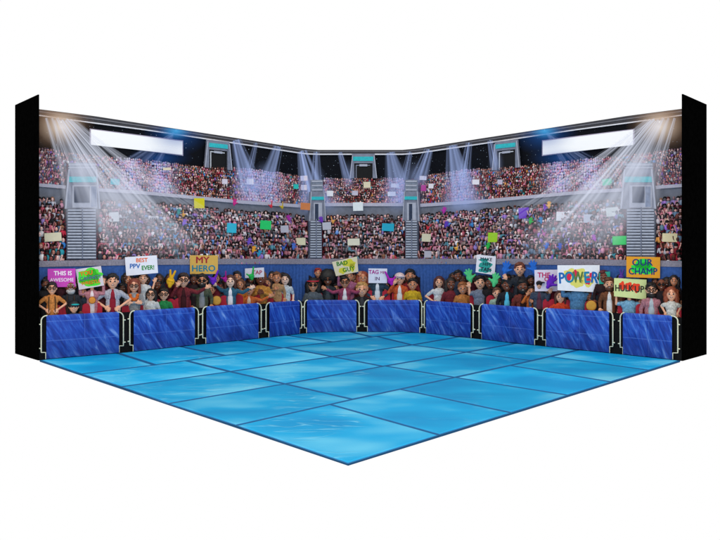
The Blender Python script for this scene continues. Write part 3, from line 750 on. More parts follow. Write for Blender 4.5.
def blob(pts, col, parent, y, name='paint_patch'):
    """irregular brushed patch of paint lying on a card"""
    m = MB()
    for (x, z, rx, rz, sd) in pts:
        n_ = 22; vs = [(-x, y, z)]
        for k in range(n_):
            a = 2 * PI * k / n_; q = 1 + .28 * noise.noise(Vector((math.cos(a) * 1.7 + sd, math.sin(a) * 1.7, sd))) + .12 * math.sin(5 * a + sd)
            vs.append((-(x + rx * q * math.cos(a)), y, z + rz * q * math.sin(a)))
        m.add(vs, [(0, 1 + k, 1 + (k + 1) % n_) for k in range(n_)])
    return m.build(name, solid(col, noise_amt=.08), parent)
def sign(quad, col, L, lab, group=None, name='sign'):
    uc = sum(q[0] for q in quad) / 4; vc = sum(q[1] for q in quad) / 4
    root = empty(name); place(root, uc, vc, L)
    tag(root, lab, 'sign', group)
    m = MB(); p = [(-(a - uc), vc - b) for a, b in quad]
    m.add([(x, 0, z) for x, z in p] + [(x, -.5, z) for x, z in p], [(0, 1, 2, 3), (7, 6, 5, 4), (0, 4, 5, 1), (1, 5, 6, 2), (2, 6, 7, 3), (3, 7, 4, 0)])
    return m.build('card', mat('card_' + col, col, noise_amt=.05, nscale=.3), root)
GS = 'lettered signs held up in the front row'
r = sign([(47.8, 268.7), (75.6, 268.7), (75.6, 287), (47.8, 287)], 'c846b4', -8, 'magenta sign with white words THIS IS AWESOME, behind the man in tan shirt', GS)
txt('THIS IS', 6.0, 1.2, 4.4, .05, 'f4ecf4', r, bold=.012); txt('AWESOME', 5.0, 0.2, -2.2, .05, 'f0e0f0', r, bold=.012)
r = sign([(75.7, 269.2), (101, 266), (104.2, 285.6), (79, 289.6)], 'd8d0d6', -6, 'white sign with neon green patch and three slanted words YOU CANNOT WRESTLE', GS)
blob([(-1, 1, 11, 7.6, 1.0), (4, 3.5, 8, 5, 2.0), (0, -4, 10, 4.4, 4.4)], '52e03a', r, .04)
txt('YOU', 6.0, -3.6, 4.4, .1, 'f0641e', r, rot=.12, bold=.012); txt('CANNOT', 5.0, .6, -.2, .1, '5a4a9a', r, rot=.12, bold=.012); txt('WRESTLE', 4.6, .8, -5.0, .1, 'f0641e', r, rot=.14, bold=.012)
r = sign([(125, 257.2), (157, 255.2), (158.2, 273), (126.4, 275.8)], 'eceaf4', -6, 'white sign reading BEST PPV EVER! in orange, blue and green', GS)
txt('BEST', 5.6, .2, 5.0, .1, 'ee6a24', r, bold=.012, rot=.04); txt('PPV', 6.4, -6.8, -1.0, .1, '1a64b4', r, bold=.012); txt('EVER!', 6.2, 6.4, -2.6, .1, '128a2c', r, bold=.012, rot=.06, sx=.85)
r = sign([(190, 255.3), (218, 255.3), (218, 274), (190, 274)], 'd6aa52', -7.5, 'tan cardboard sign reading MY HERO above the bearded man in olive jacket', GS)
txt('MY', 9.0, -1.5, 4.4, .1, 'a01e30', r, bold=.012, sx=1.1); txt('HERO', 8.6, -.4, -4.0, .1, '1e7c94', r, bold=.012, sx=1.05)
r = sign([(245, 268.5), (264, 267.5), (264.2, 277), (245, 278)], 'd8d4e0', -8.5, 'small white sign half hidden behind the green foam hand', GS)
txt('TAP', 5.6, 2.5, .2, .1, 'b0405a', r, bold=.012)
r = sign([(332, 262), (357, 256.4), (358.4, 271.8), (336, 276.2)], 'ded2b4', -6, 'cream sign with yellow patches reading BAD GUY in green', GS)
blob([(3, 3.5, 6.5, 3.6, 1.2), (-3.5, -4, 4, 3, 2.1), (6.5, -.5, 3, 4, 3.3)], 'd2cc3c', r, .04)
txt('BAD', 5.8, -3.8, 3.2, .1, '1a7a22', r, rot=.16, bold=.012); txt('GUY', 6.0, 2.8, -2.8, .1, '1a7a22', r, rot=.2, bold=.012)
r = sign([(368.4, 268.4), (387.2, 268.6), (387, 283.2), (368.4, 283)], 'dfe2f2', -5, 'white sign reading TAG ME IN hiding the face of its holder', GS)
txt('TAG', 5.6, -4.0, 3.6, .1, 'b02a90', r, bold=.02, sx=.9); txt('ME', 3.6, 4.8, 3.2, .1, '9a2a7a', r, bold=.012); txt('IN', 5.0, -.4, -3.0, .1, '5a2a6a', r, bold=.012)
r = sign([(477, 254.6), (496, 256.4), (494.6, 275.2), (475.5, 272.2)], 'e6e4ec', -7.5, 'white sign reading MAKE HIM TAP! in black on teal, above the man in grey polo', GS)
blob([(-.5, -.2, 6.5, 3.4, 1.4), (-1, -5.6, 7, 2.4, 2.2), (-2, 4.6, 5, 1.6, 5.0)], '2a9c92', r, .04)
txt('MAKE', 4.6, .4, 5.2, .1, '15153a', r, rot=-.08, bold=.012); txt('HIM', 4.6, .8, .2, .1, '101030', r, rot=-.08, bold=.012); txt('TAP!', 5.4, 0, -5.2, .1, '141438', r, rot=-.12, bold=.012)
r = sign([(534.4, 270), (557.6, 269.6), (557.6, 291), (534.8, 291.4)], 'e4dcec', -7, 'white sign with pink word THE, half covered by the purple foam hand', GS)
txt('THE', 7.0, -2.2, 5.2, .1, 'c81e64', r, bold=.012); txt('ONE', 5.8, 4.2, 1.2, .1, 'c81e64', r, bold=.012)
r = sign([(557.2, 265.3), (599.4, 265), (599.6, 292), (557.4, 290.6)], 'f0f0f6', -4, 'largest white sign reading POWER in blue over red and yellow paint', GS)
blob([(-8, 4, 7, 5, 1.0), (2, 5.4, 7.5, 4.5, 2.0), (9, -2, 7, 6, 3.0), (-1, -5, 7, 4, 4.0)], 'e8e070', r, .03)
blob([(-10, 1.5, 3, 4.6, 5.0), (-3, 4.6, 3, 3.6, 6.0), (9.5, -2, 3, 4.4, 7.2), (13, 3, 2.4, 3, 8.1)], 'e0284e', r, .06, 'red_paint')
for ch, x, z, c, ro in (('P', -17, -.6, '1e6cb8', .05), ('O', -9, .4, '1c84a8', .1), ('W', -.4, .4, '5c7a42', 0), ('E', 8.4, .4, '1c84b0', .08), ('R', 16, .3, '1e6cb8', -.12)):
    txt(ch, 15.5, x, z, .12, c, r, rot=ro, bold=.018, sx=.78 if ch != 'W' else .62)
r = sign([(626.2, 256.4), (660, 257.2), (659.8, 278), (626.2, 277.4)], 'e09a26', -7, 'orange sign with green patch reading OUR CHAMP in dark blue', GS)
blob([(0, -1.5, 12.5, 5.4, 1.0), (0, 3, 8.5, 5.4, 2.4)], '22d046', r, .04)
txt('OUR', 9.2, -.8, 4.6, .1, '16386e', r, bold=.012, sx=1.05); txt('CHAMP', 9.2, -.3, -4.4, .1, '16386e', r, bold=.012, sx=.92)
r = sign([(614, 278.2), (646.4, 279.4), (646, 299.2), (613.8, 296.6)], 'd4e09a', -4.5, 'pale yellow sign reading HULK UP over red paint, hiding the face of its holder', GS)
blob([(-8, 2.4, 3.2, 4, 1.0), (-1, 2, 4.6, 4.2, 2.0), (6, .8, 4.4, 4.6, 3.0)], 'ee4424', r, .04)
txt('HULK', 9.2, -6.0, -.2, .1, '33302a', r, bold=.005, sx=.78); txt('UP', 9.2, 9.2, -1.0, .1, '33302a', r, bold=.005, sx=.85)
r = sign([(599, 272), (610, 271.6), (610, 284), (599, 284)], '2aa890', -9.5, 'teal green card half hidden behind the POWER sign', GS)
CARD = [(115, 181.7, 9, 6, '2cb8c8', 'cyan'), (112, 217, 14, 9.5, 'd8dadc', 'white'), (53, 237, 17, 8.5, 'dcd4b8', 'cream'), (199.3, 203.2, 10.5, 10, 'd2c81e', 'yellow'), (231.7, 228, 9.6, 9.6, '26b0cc', 'cyan'),
        (265.7, 225, 11, 8.8, '1ec266', 'green'), (284.6, 229, 8, 7, 'b0aebc', 'grey'), (301, 241.5, 9, 7.2, 'd8d0b0', 'cream'), (305.4, 206.4, 9.6, 7, 'c87a48', 'orange'), (296, 186.5, 5, 4.6, '20b8b0', 'turquoise'),
        (304, 187.5, 6, 5.2, 'd4ccdc', 'pale'), (330, 193.5, 6.4, 5.5, 'e6e6ea', 'white'), (326.8, 226, 8.6, 7.5, 'b8b8c4', 'grey'), (355, 193, 6, 4.5, 'c0bccc', 'grey'), (391.7, 193.9, 8, 4.4, 'e4e2ea', 'white'),
        (395, 185.6, 8, 4, 'dcd8e4', 'white'), (358, 206.5, 10, 8.6, 'dfe6e8', 'white'), (367, 184.8, 7, 6, 'dcd0b4', 'cream'), (304, 178.2, 7, 5, 'dcd4e4', 'pale'), (224.8, 181.5, 5.6, 5, 'cfc8d8', 'pale'),
        (250, 181.6, 7, 5.6, 'e4e0ec', 'white'), (167, 168.9, 8, 2.6, 'd8ccb4', 'cream'), (353.6, 242, 12, 6.8, 'dcd8c4', 'cream'), (388, 227.3, 12, 7.6, '22a4c0', 'cyan'), (426.3, 237.7, 9, 7.8, 'd4ccb0', 'cream'),
        (427.8, 254.3, 7, 6.6, 'b4b0bc', 'grey'), (423.5, 188, 5, 6, 'b8288c', 'magenta'), (431, 186, 5, 4.8, 'e0dce4', 'white'), (523.9, 213, 10.6, 10.6, '6a30c0', 'purple'), (563, 216.4, 13.4, 9, 'e2e2e8', 'white'),
        (492.7, 237.4, 9.5, 9.5, '9ccc26', 'lime green'), (589, 218.5, 11, 8.5, 'c4c8d8', 'pale grey'), (620.5, 240.4, 16, 8.8, '1ed060', 'bright green'), (612.4, 211.8, 12.6, 9, 'd4dcd8', 'white'), (607, 182, 9.5, 6.4, '22c898', 'sea green'),
        (669.7, 237.6, 15, 8.5, 'dcd0a8', 'cream'), (475.8, 182, 7, 5, 'e4e0ea', 'white'), (500, 182, 5, 5, 'c0b8cc', 'grey'), (423, 178, 7, 4, 'dcd8e4', 'pale')]
for (cu_, cv, w_, h_, c, nm) in CARD:
    up = cv < 200
    L = -30 if up else (-15 if cv > 246 else (-18 if cv > 222 else -24))
    root = empty('sign_card'); place(root, cu_, cv, L); a = random.uniform(-.08, .08)
    where = sect(cu_).replace('in the', 'in the') 
    t = 'upper tier' if up else 'lower tier'
    vert = ('above' if (cv < 186) else 'near the ledge in') if up else vpart(cv) + ' of'
    tag(root, f"blank {nm} card {sect(cu_)}, " + (('upper tier, near the ledge' if cv > 186 else 'upper tier, high up') if up else f'lower tier, {vpart(cv)}'), 'sign', 'blank cards held up in the tiers')
    m = MB(); hw, hh = w_ / 2, h_ / 2
    p = [(-hw, hh), (hw, hh), (hw, -hh), (-hw, -hh)]; p = [(-(x * math.cos(a) - z * math.sin(a)), x * math.sin(a) + z * math.cos(a)) for x, z in p]
    m.add([(x, 0, z) for x, z in p] + [(x, -.4, z) for x, z in p], [(0, 1, 2, 3), (7, 6, 5, 4), (0, 4, 5, 1), (1, 5, 6, 2), (2, 6, 7, 3), (3, 7, 4, 0)])
    m.build('card', mat('card_' + c, c, noise_amt=.06, nscale=.3), root)

# ------------------------------------------------------------------ red seats behind the barriers
for k, u in enumerate([58, 66, 86, 98, 126, 139, 158, 171, 178, 186.5, 216.5, 224, 239, 256, 269, 279, 289, 321, 340, 370, 386, 396, 433.5, 446, 474, 490.5, 503, 516, 547, 553, 567, 589, 622, 640, 659, 677]):
    v = lerp_tab(BT, u) + 3
    m = MB(); W2 = 4.3
    prof = []
    for j in range(13):
        a = PI * j / 12; prof.append((W2 * math.cos(a), 8.5 + 4.2 * math.sin(a)))
    pts = [(-W2, -2)] + [(W2, -2)]
    outl = [(W2, -2)] + prof + [(-W2, -2)]
    n_ = len(outl)
    m.add([(x, 0.6 - .05 * z, z) for x, z in outl] + [(x, -.6 - .05 * z, z) for x, z in outl], [tuple(range(n_)), tuple(range(2 * n_ - 1, n_ - 1, -1))] + [(i, n_ + i, n_ + (i + 1) % n_, (i + 1) % n_) for i in range(n_)])
    o = m.build('stadium_seat', mat('seat_red', 'b01c34', rough=.5, nscale=.3)); place(o, u, v, -8.2)
    tag(o, 'red rounded seat back showing between the front row spectators', 'seat', 'red seats in the front row')

# ------------------------------------------------------------------ front row people
VOX = .32
def fuse(o, v=VOX):
    md = o.modifiers.new('Fuse', 'REMESH'); md.mode = 'VOXEL'; md.voxel_size = v; md.use_smooth_shade = True
    sm = o.modifiers.new('Soften', 'SMOOTH'); sm.iterations = 2; sm.factor = .4
SKN = {'f': 'eeb08e', 'm': 'd08c68', 'd': '7c4834', 'b': '54301f', 'p': 'f6c8b0'}
def hand(m, p, d, r):
    p, d = Vector(p), Vector(d).normalized(); side = Vector((d.z, 0, -d.x)); side = side.normalized() if side.length > .1 else Vector((1, 0, 0))
    m.ell(p + d * r * .7, (r * .8, r * .5, r * .8), seg=8, rings=6)
    for k, l in ((-1.5, .95), (-.5, 1.15), (.5, 1.1), (1.5, .85)):
        b = p + d * r * 1.0 + side * k * r * .34; m.cap(b, b + d * r * l + Vector((0, r * .25, 0)) + side * k * r * .12, r * .2, r * .16, seg=5)
    b = p + d * r * .4 + side * r * .6; m.cap(b, b + d * r * .5 + side * r * .55, r * .22, r * .17, seg=5)
def person(u, v, r, skin, hair, style, top, lab, arms=('down', 'down'), L=-6, inner=None, extra=(), face=True, sleeve='long', wide=1.0, pants='1c1c26', accent=None, turn=0):
    """u, v = centre of the face; r = half the face width. x grows to the viewer's right, front is +y"""
    skin = SKN[skin]
    foot_v = lerp_tab(BT, u) + 5.5
    Hd = foot_v - v               # height of the head centre above the base
    r *= 1.03; L = L - 2.6 if L <= -3 else L - 1.2
    root = empty('person'); place(root, u, foot_v, L); tag(root, lab, 'person', 'spectators standing in the front row')
    if turn: root.rotation_euler.z += turn
    X = lambda x: -x
    b = MB(); sh = Hd - r * 1.5      # shoulder height
    if face:
        b.ell((0, 0, Hd), (r * .9, r * .88, r * 1.12), seg=16, rings=12)
        b.ell((0, r * .12, Hd - r * .45), (r * .68, r * .7, r * .68), seg=12, rings=8)
        b.ell((0, r * .92, Hd - r * .1), (r * .15, r * .2, r * .2), seg=8, rings=6)
        for x in (-1, 1): b.ell((x * r * .93, -.05 * r, Hd - .02 * r), (r * .15, r * .18, r * .26), seg=8, rings=6)
    b.cap((0, -.1 * r, sh - r * .2), (0, 0, Hd - r * .6), r * .42, r * .38)
    tw = r * 1.45 * wide
    b.ell((0, 0, sh * .52), (tw * .75, r * .6, sh * .5))
    s = MB()                      # clothing
    s.ell((0, 0, sh - r * .75), (tw, r * .78, r * 1.15), seg=14, rings=10)
    s.ell((0, 0, sh * .45), (tw * .84, r * .74, max(r, sh * .52)), seg=14, rings=10)
    s.cap((0, -.1 * r, sh - r * .5), (0, -.05 * r, sh - r * .02), r * .6, r * .5)
    for sd, ar in zip((-1, 1), arms):
        S = Vector((X(sd * tw * .86), 0, sh - r * .35))
        if ar == 'down': E, Wp = (sd * (tw + r * .35), sh - r * 1.8, -.3), (sd * (tw + r * .3), sh - r * 2.9, -.1)
        elif ar == 'hip': E, Wp = (sd * (tw + r * 1.5), sh - r * 1.6, -.3), (sd * (tw * .85), sh - r * 2.7, .5)
        elif ar == 'up': E, Wp = (sd * (tw + r * .9), sh - r * .5, .2), (sd * (tw + r * .9), sh + r * 1.5, .6)
        elif ar == 'high': E, Wp = (sd * (tw + r * .7), sh + r * .9, .2), (sd * (tw + r * 1.3), sh + r * 2.7, .4)
        elif ar == 'wide': E, Wp = (sd * (tw + r * 1.1), sh - r * .7, .4), (sd * (tw + r * 2.6), sh + r * .15, .9)
        elif ar == 'cross': E, Wp = (sd * (tw + r * .25), sh - r * 1.75, .4), (-sd * r * .5, sh - r * 1.55, 1.05)
        elif ar == 'chest': E, Wp = (sd * (tw + r * .5), sh - r * 1.6, .3), (sd * r * .4, sh - r * .9, 1.3)
        elif ar == 'mouth': E, Wp = (sd * (tw + r * .7), sh - r * 1.2, .4), (sd * r * 1.1, sh + r * .6, .9)
        else: E, Wp = ar[0], ar[1]
        E = Vector((X(E[0]), E[2] * r, E[1])); Wp = Vector((X(Wp[0]), Wp[2] * r, Wp[1]))
        b.cap(S, E, r * .34, r * .27); b.cap(E, Wp, r * .27, r * .2); hand(b, Wp, Wp - E, r * .5)
        s.cap(S, E if sleeve == 'long' else S.lerp(E, .75), r * .46, r * .38)
        if sleeve == 'long': s.cap(E, E.lerp(Wp, .82), r * .38, r * .31)
    body = b.build('body', mat('skin_' + skin, skin, rough=.5, nscale=.25, noise_amt=.06), root, True); fuse(body)
    cl = s.build('jacket' if inner else 'shirt', mat('cloth_' + top, top, rough=.85, nscale=.6, noise_amt=.42), root, True); fuse(cl, .36)
    if inner:
        m = MB(); m.ell((0, r * .3, sh - r * .8), (r * .68, r * .62, r * 1.05), seg=12, rings=10); m.ell((0, r * .3, sh * .45), (r * .66, r * .6, max(r, sh * .5)), seg=12, rings=10)
        m.build('inner_shirt', mat('cloth_' + inner, inner, rough=.85, nscale=.5, noise_amt=.15), root, True)
        for x in (-1, 1):
            m = MB(); m.cap((x * r * .3, r * .55, sh - r * .05), (x * r * .52, r * .86, sh - r * 1.3), r * .2, r * .1); m.build('lapel', mat('cloth_' + top, top), root, True)
    elif sleeve == 'long' or True:
        m = MB()
        for x in (-1, 1): m.cap((x * r * .1, r * .62, sh - r * .42), (x * r * .5, r * .38, sh - r * .02), r * .14, r * .14)
        m.build('collar', mat('cloth_' + (accent or top), accent or top, rough=.8, nscale=.5), root, True)
        if 'susp' in extra:
            for x in (-1, 1): m = MB(); m.path([(x * r * .6, r * .75, sh - r * .1), (x * r * .7, r * .98, sh - r * 1.2), (x * r * .6, r * .9, sh * .3)], r * .1); m.build('suspender', solid('3a2618'), root, True)
        if 'placket' in extra:
            m = MB(); m.ell((0, r * .5, sh - r * 1.1), (r * .34, r * .5, r * 1.3)); m.build('placket', solid(accent), root, True)
        if 'scarf' in extra:
            m = MB()
            for k in range(7): a = PI * k / 6; m.ell((math.cos(a) * r * .7, r * .75, sh - r * .2 - math.sin(a) * r * .8), (r * .32, r * .3, r * .34))
            m.build('scarf', solid('d0641e'), root, True)
    if face:
        fy = lambda x, z: r * .9 * math.sqrt(max(.05, 1 - (x / (r * .95)) ** 2 - (z / (r * 1.15)) ** 2))
        for x in (-1, 1):
            ex = x * r * .37; ez = Hd + r * .08
            m = MB(); m.ell((ex, fy(ex, .1 * r) - r * .05, ez), (r * .2, r * .1, r * .15), (.62, .58, .56, 1), 8, 6)
            m.ell((ex, fy(ex, .1 * r) + r * .05, ez), (r * .13, r * .07, r * .14), (.015, .008, .006, 1), 8, 6)
            m.build('eye', painted, root, True, True)
            m = MB(); m.cap((ex - x * r * .2, fy(ex, .4 * r) + .02, ez + r * .34), (ex + x * r * .2, fy(ex, .4 * r) - .1, ez + r * .36), r * .07, r * .05); m.build('eyebrow', solid(hair if style != 'bald' else '1a1210'), root, True)
        m = MB(); m.ell((0, r * .8, Hd - r * .52), (r * .3, r * .1, r * (.16 if 'open' in extra else .08)), rgb('5a1418'), 10, 6)
        m.ell((0, r * .85, Hd - r * .48), (r * .2, r * .08, r * .05), (.8, .78, .75, 1), 8, 5); m.build('mouth', painted, root, True, True)
    hm = mat('hair_' + hair, hair, rough=.55, nscale=.9, noise_amt=.35, spec=.4)
    wob = lambda amt, fr: (lambda p: p + (Vector(p) - Vector((0, 0, Hd))).normalized() * amt * r * noise.noise(Vector(p) * fr))
    if face and style not in ('bald', 'none'):
        m = MB()
        if style == 'afro':
            m.ell((0, -r * .5, Hd + r * .5), (r * 1.75, r * 1.25, r * 1.55), seg=28, rings=20, f=wob(.35, 1.3))
        elif style in ('long', 'curly'):
            m.ell((0, -r * .3, Hd + r * .35), (r * 1.1, r * 1.0, r * 1.08), seg=24, rings=16, f=wob(.1, 1.2))
            amt = .35 if style == 'curly' else .1; wd = .5 if style == 'curly' else .34
            for x in (-1, 1): m.ell((x * r * .98, -r * .15, Hd - r * .55), (r * wd, r * .5, r * 1.45), seg=18, rings=14, f=wob(amt, 1.4))
            m.ell((0, -r * .75, Hd - r * .5), (r * 1.0, r * .4, r * 1.4), seg=18, rings=14)
        elif style == 'cap':
            m.ell((0, -r * .15, Hd + r * .35), (r * 1.08, r * 1.08, r * .95), seg=20, rings=14)
        else:
            m.ell((0, -r * .3, Hd + r * .38), (r * 1.06, r * 1.0, r * 1.05), seg=24, rings=16, f=wob(.22, 1.1))
            m.ell((r * .25, r * .35, Hd + r * .98), (r * .62, r * .45, r * .34), seg=14, rings=10, f=wob(.2, 1.5))
        m.build('cap' if style == 'cap' else 'hair', hm, root, True)
        if style == 'cap': m = MB(); m.ell((-r * .3, r * .85, Hd + r * .55), (r * .85, r * .7, r * .16)); m.build('visor', solid(accent or '20b0b0'), root, True)
    if 'beard' in extra or 'grey' in extra:
        m = MB(); m.ell((0, r * .22, Hd - r * .72), (r * .8, r * .66, r * .62), seg=18, rings=12, f=wob(.15, 1.5)); m.ell((0, r * .86, Hd - r * .3), (r * .4, r * .12, r * .1))
        m.build('beard', mat('hair_b8b4b4', 'b8b4b4', nscale=.9, noise_amt=.2) if 'grey' in extra else hm, root, True)
    if 'grey' in extra:
        m = MB(); m.ell((0, -r * .35, Hd + r * .2), (r * 1.03, r * .8, r * 1.02), seg=20, rings=14, f=wob(.12, 1.5)); m.build('hair', mat('hair_b8b4b4', 'b8b4b4'), root, True)
    if 'glasses' in extra or 'shades' in extra:
        m = MB()
        for x in (-1, 1):
            if 'shades' in extra: m.ell((x * r * .4, r * .92, Hd + r * .08), (r * .34, r * .12, r * .27))
            else:
                for k in range(10):
                    a, c = 2 * PI * k / 10, 2 * PI * (k + 1) / 10
                    m.cap((x * r * .4 + math.cos(a) * r * .32, r * .95, Hd + r * .08 + math.sin(a) * r * .3), (x * r * .4 + math.cos(c) * r * .32, r * .95, Hd + r * .08 + math.sin(c) * r * .3), r * .07, r * .07, seg=5)
            m.cap((x * r * .7, r * .85, Hd + r * .15), (x * r * .95, 0, Hd + r * .15), r * .05, r * .05, seg=5)
        m.cap((-r * .1, r * .98, Hd + r * .1), (r * .1, r * .98, Hd + r * .1), r * .06, r * .06)
        m.build('glasses', solid('0a0a0c'), root, True)
    if 'band' in extra:
        m = MB(); m.path([(math.cos(PI * k / 8) * r * 1.04, math.sin(PI * k / 8) * r * .95 - .1, Hd + r * .75) for k in range(9)], r * .14); m.build('headband', solid('b82838'), root, True)
    return root
P = person
P(52, 288.6, 4.8, 'f', '15100e', 'short', 'c27c3e', 'man in tan shirt with suspenders, hands on hips, beside the left flap', ('hip', 'hip'), -4, extra=('glasses', 'susp'), sleeve='short')
P(45.5, 284.5, 4.2, 'd', '100c0c', 'short', '1c1c20', 'dark bearded man in black behind the man in tan shirt', L=-9, extra=('beard',))
P(70.7, 287, 5.4, 'd', 'b8b4b4', 'none', '24262c', 'older man with grey beard and grey hair under the magenta sign', L=-7, extra=('grey', 'susp'))
P(73.8, 307, 4.8, 'f', '1a1c22', 'cap', '3a3a48', 'child in dark cap with teal visor peeking over the leftmost barrier', L=-2.5, accent='20b0b0')
P(92, 284, 4.8, 'f', '1a1210', 'none', 'b87a84', 'person in pink checked shirt hidden behind the YOU CANNOT WRESTLE sign', ('up', 'up'), -8, face=False, inner='e8d8dc')
P(112.7, 281.6, 5.8, 'f', '14100e', 'short', 'a8a8b4', 'tall man in pale jacket over red shirt, hands on hips', ('hip', 'hip'), -4, inner='8c1a2c', sleeve='short', extra=('placket',))
P(134, 286, 5.2, 'f', '7a3420', 'long', '8a8a8c', 'auburn haired woman with glasses and orange scarf, arms crossed', ('cross', 'cross'), -4.5, extra=('glasses', 'scarf'))
P(143, 278.4, 4.6, 'f', '3a2018', 'short', 'e4e2e4', 'person in white tee raising one arm to the BEST PPV EVER sign', ('down', ((8.5, 22.5, .3), (11.5, 33, .3))), -8, sleeve='short')
P(150.7, 294.6, 4.8, 'f', '0f0c0e', 'long', 'dcd4c8', 'black haired woman with glasses in cream top', ('down', 'down'), -3.5, extra=('glasses',))
P(163.7, 294.6, 4.8, 'f', '15100e', 'short', '1c7a40', 'child with glasses in a green top', ('down', 'down'), -3.5, extra=('glasses',))
P(183.5, 280.5, 5.4, 'f', '2a1612', 'short', '6a2028', 'dark haired man in maroon suit holding a hand to his face', ('mouth', 'wide'), -5, inner='3a1216', extra=('glasses',))
P(193.8, 279.5, 4, 'd', '0f0b0b', 'short', '2a1c20', 'dark haired person behind the man in maroon suit', L=-10)
P(202, 281, 5.2, 'm', '15100e', 'short', '4a4e3c', 'bearded man with dark shades in olive jacket over grey shirt', ('down', 'down'), -4.5, inner='8c8c90', extra=('shades', 'beard'))
P(230.3, 281.6, 4.8, 'p', '4a2418', 'long', '2a5a72', 'brown haired woman in denim jacket raising one arm', (((-9, 20, .4), (-14, 25, .8)), 'wide'), -4.5, inner='e8e0e8')
P(240, 284.6, 4, 'm', '5a3018', 'curly', 'c06a20', 'person in orange behind the woman in denim jacket', L=-8)
P(249, 290, 4.8, 'm', '1c100e', 'short', 'b85a28', 'dark haired woman in orange jacket with both arms spread', ('wide', 'wide'), -4, inner='d8b8a0', extra=('open',))
P(260.6, 278.4, 5.6, 'd', '7a4a28', 'short', 'b07a34', 'tall dark skinned man in mustard top behind the spread arms', ('chest', 'chest'), -6.5, extra=('open',))
P(276.6, 278, 4.4, 'm', '6a4024', 'short', 'a88058', 'man in light brown top left of the woman in pale shirt', ('chest', 'down'), -6.5)
P(272, 293, 4.8, 'm', '1e1210', 'long', '5a1c28', 'dark haired woman low behind the barrier in maroon top', ('cross', 'cross'), -9)
P(285, 279.6, 4.5, 'p', '1a0e10', 'long', 'b4bcc8', 'slim black haired woman in pale shirt beside the bare curtain', ('down', 'down'), -4.5, sleeve='short')
P(313, 285.2, 5.2, 'm', '14100f', 'curly', '505860', 'long haired woman in dark shades and red headband', ('down', 'down'), -4.5, extra=('shades', 'band'))
P(318, 273, 3.6, 'm', '8a2420', 'short', '301418', 'person with reddish hair behind the afro haired man', L=-10)
P(327.8, 279.4, 4.9, 'd', '0c0a0a', 'afro', '22262c', 'person with a huge black afro and dark shades in black jacket', ('down', 'down'), -5.5, inner='3c4248', extra=('shades',))
P(344.8, 282.4, 4.5, 'm', '1a1210', 'short', '8c3a58', 'man in pink jacket over white tee with arms spread', ('wide', 'wide'), -4, inner='dcd8dc', extra=('glasses',))
P(349.4, 275.8, 4.4, 'm', '4a1a1a', 'short', '9a5a78', 'person in mauve top directly under the BAD GUY sign', ('up', 'up'), -8)
P(363, 278, 4.8, 'm', '8a3a20', 'curly', '5a2418', 'woman with curly auburn hair beside the TAG ME IN sign', L=-7)
P(362, 289.4, 5.6, 'f', 'b88c50', 'short', '1a1a1e', 'blond older man in black jacket at the barrier gap', L=-4, inner='3a3a3e')
P(377.4, 276, 4.8, 'f', '1a1210', 'none', '2c4456', 'person in dark denim jacket hidden behind the TAG ME IN sign', ('hip', 'hip'), -7, face=False, inner='d8dce4')
P(399.6, 279, 4.9, 'f', 'e0b8b8', 'cap', 'c8542a', 'man in pale pink cap and orange vest over white shirt', ('mouth', 'down'), -5, inner='e0dcd8', accent='e8d4d8')
P(410.2, 276, 4.9, 'm', '100c0e', 'short', '7a2028', 'black haired man behind the child in yellow', L=-8)
P(412.6, 284.6, 4.7, 'm', '15100f', 'short', 'd0a020', 'child with dark hair in a yellow tee', ('down', 'down'), -4, sleeve='short')
P(439.2, 282.4, 4.4, 'f', '4a1e1c', 'long', 'c8ccd4', 'woman in pale top with hands on hips beside the bare curtain', ('hip', 'hip'), -4, sleeve='short')
P(451.2, 284.4, 4.9, 'd', '20140f', 'curly', '6a1e28', 'woman with curly black hair in maroon top', L=-5)
P(458, 276, 4.3, 'd', '120e0e', 'short', '2a3040', 'dark haired man standing behind the curly haired woman', L=-9)
P(462.8, 288.6, 4.7, 'm', '9a5a30', 'short', 'b07038', 'child with light brown hair in orange top', L=-4)
P(480.2, 282.8, 5.3, 'f', '1a1412', 'short', '6a7284', 'man in grey polo raising two green foam hands', (((-10.5, 15.5, .2), (-11, 22, .3)), ((11.5, 12.5, .2), (13.5, 19, .3))), -6, sleeve='short', extra=('open',))
P(489.6, 283, 4.4, 'd', '0e0b0b', 'short', '1c1618', 'dark figure between the green foam hands', L=-9.5)
P(497, 293.4, 4.2, 'f', '6a4430', 'short', '8aa090', 'small child in pale green top', L=-4)
P(507, 285.2, 5.1, 'd', '0e0b0b', 'short', '1a1c24', 'dark skinned man in black jacket over light blue shirt', L=-5, inner='5ac0e0')
P(519.8, 269.6, 5.2, 'f', '6a3420', 'short', '23262e', 'tall brown haired man in dark suit raising two blue foam hands', (((-10, 26, 0), (-13.5, 33, .2)), ((9.5, 26, 0), (13, 33.5, .2))), -10, inner='101014', extra=('open',))
P(523, 287, 5.4, 'd', '14100f', 'short', '6a2c22', 'dark skinned bearded man in brown jacket', L=-4.5, inner='2a1412', extra=('beard',))
P(531.4, 291.4, 4.0, 'm', '2a1812', 'short', 'c0642a', 'person in orange clapping beside the bearded man', ('mouth', 'chest'), -6)
P(539.2, 285, 4.9, 'f', '14121a', 'cap', '3a4456', 'man in dark cap and slate suit in front of the THE sign', ('down', ((8.5, 14, .4), (10.5, 21, .8))), -4.5, inner='5a3040', accent='18161e')
P(560.4, 297, 4.7, 'f', '4a2416', 'long', 'c23c1e', 'brown haired girl in red top below the POWER sign', ('hip', 'hip'), -3.5, sleeve='short')
P(578, 284, 5.6, 'f', '1a1210', 'none', '4a78a0', 'person in blue denim shirt hidden behind the POWER sign', ('up', 'up'), -6.5, face=False, wide=1.2)
P(603.5, 277.4, 5.0, 'd', '5a1a20', 'short', '2a1416', 'person with dark red hair beside the POWER sign', L=-9)
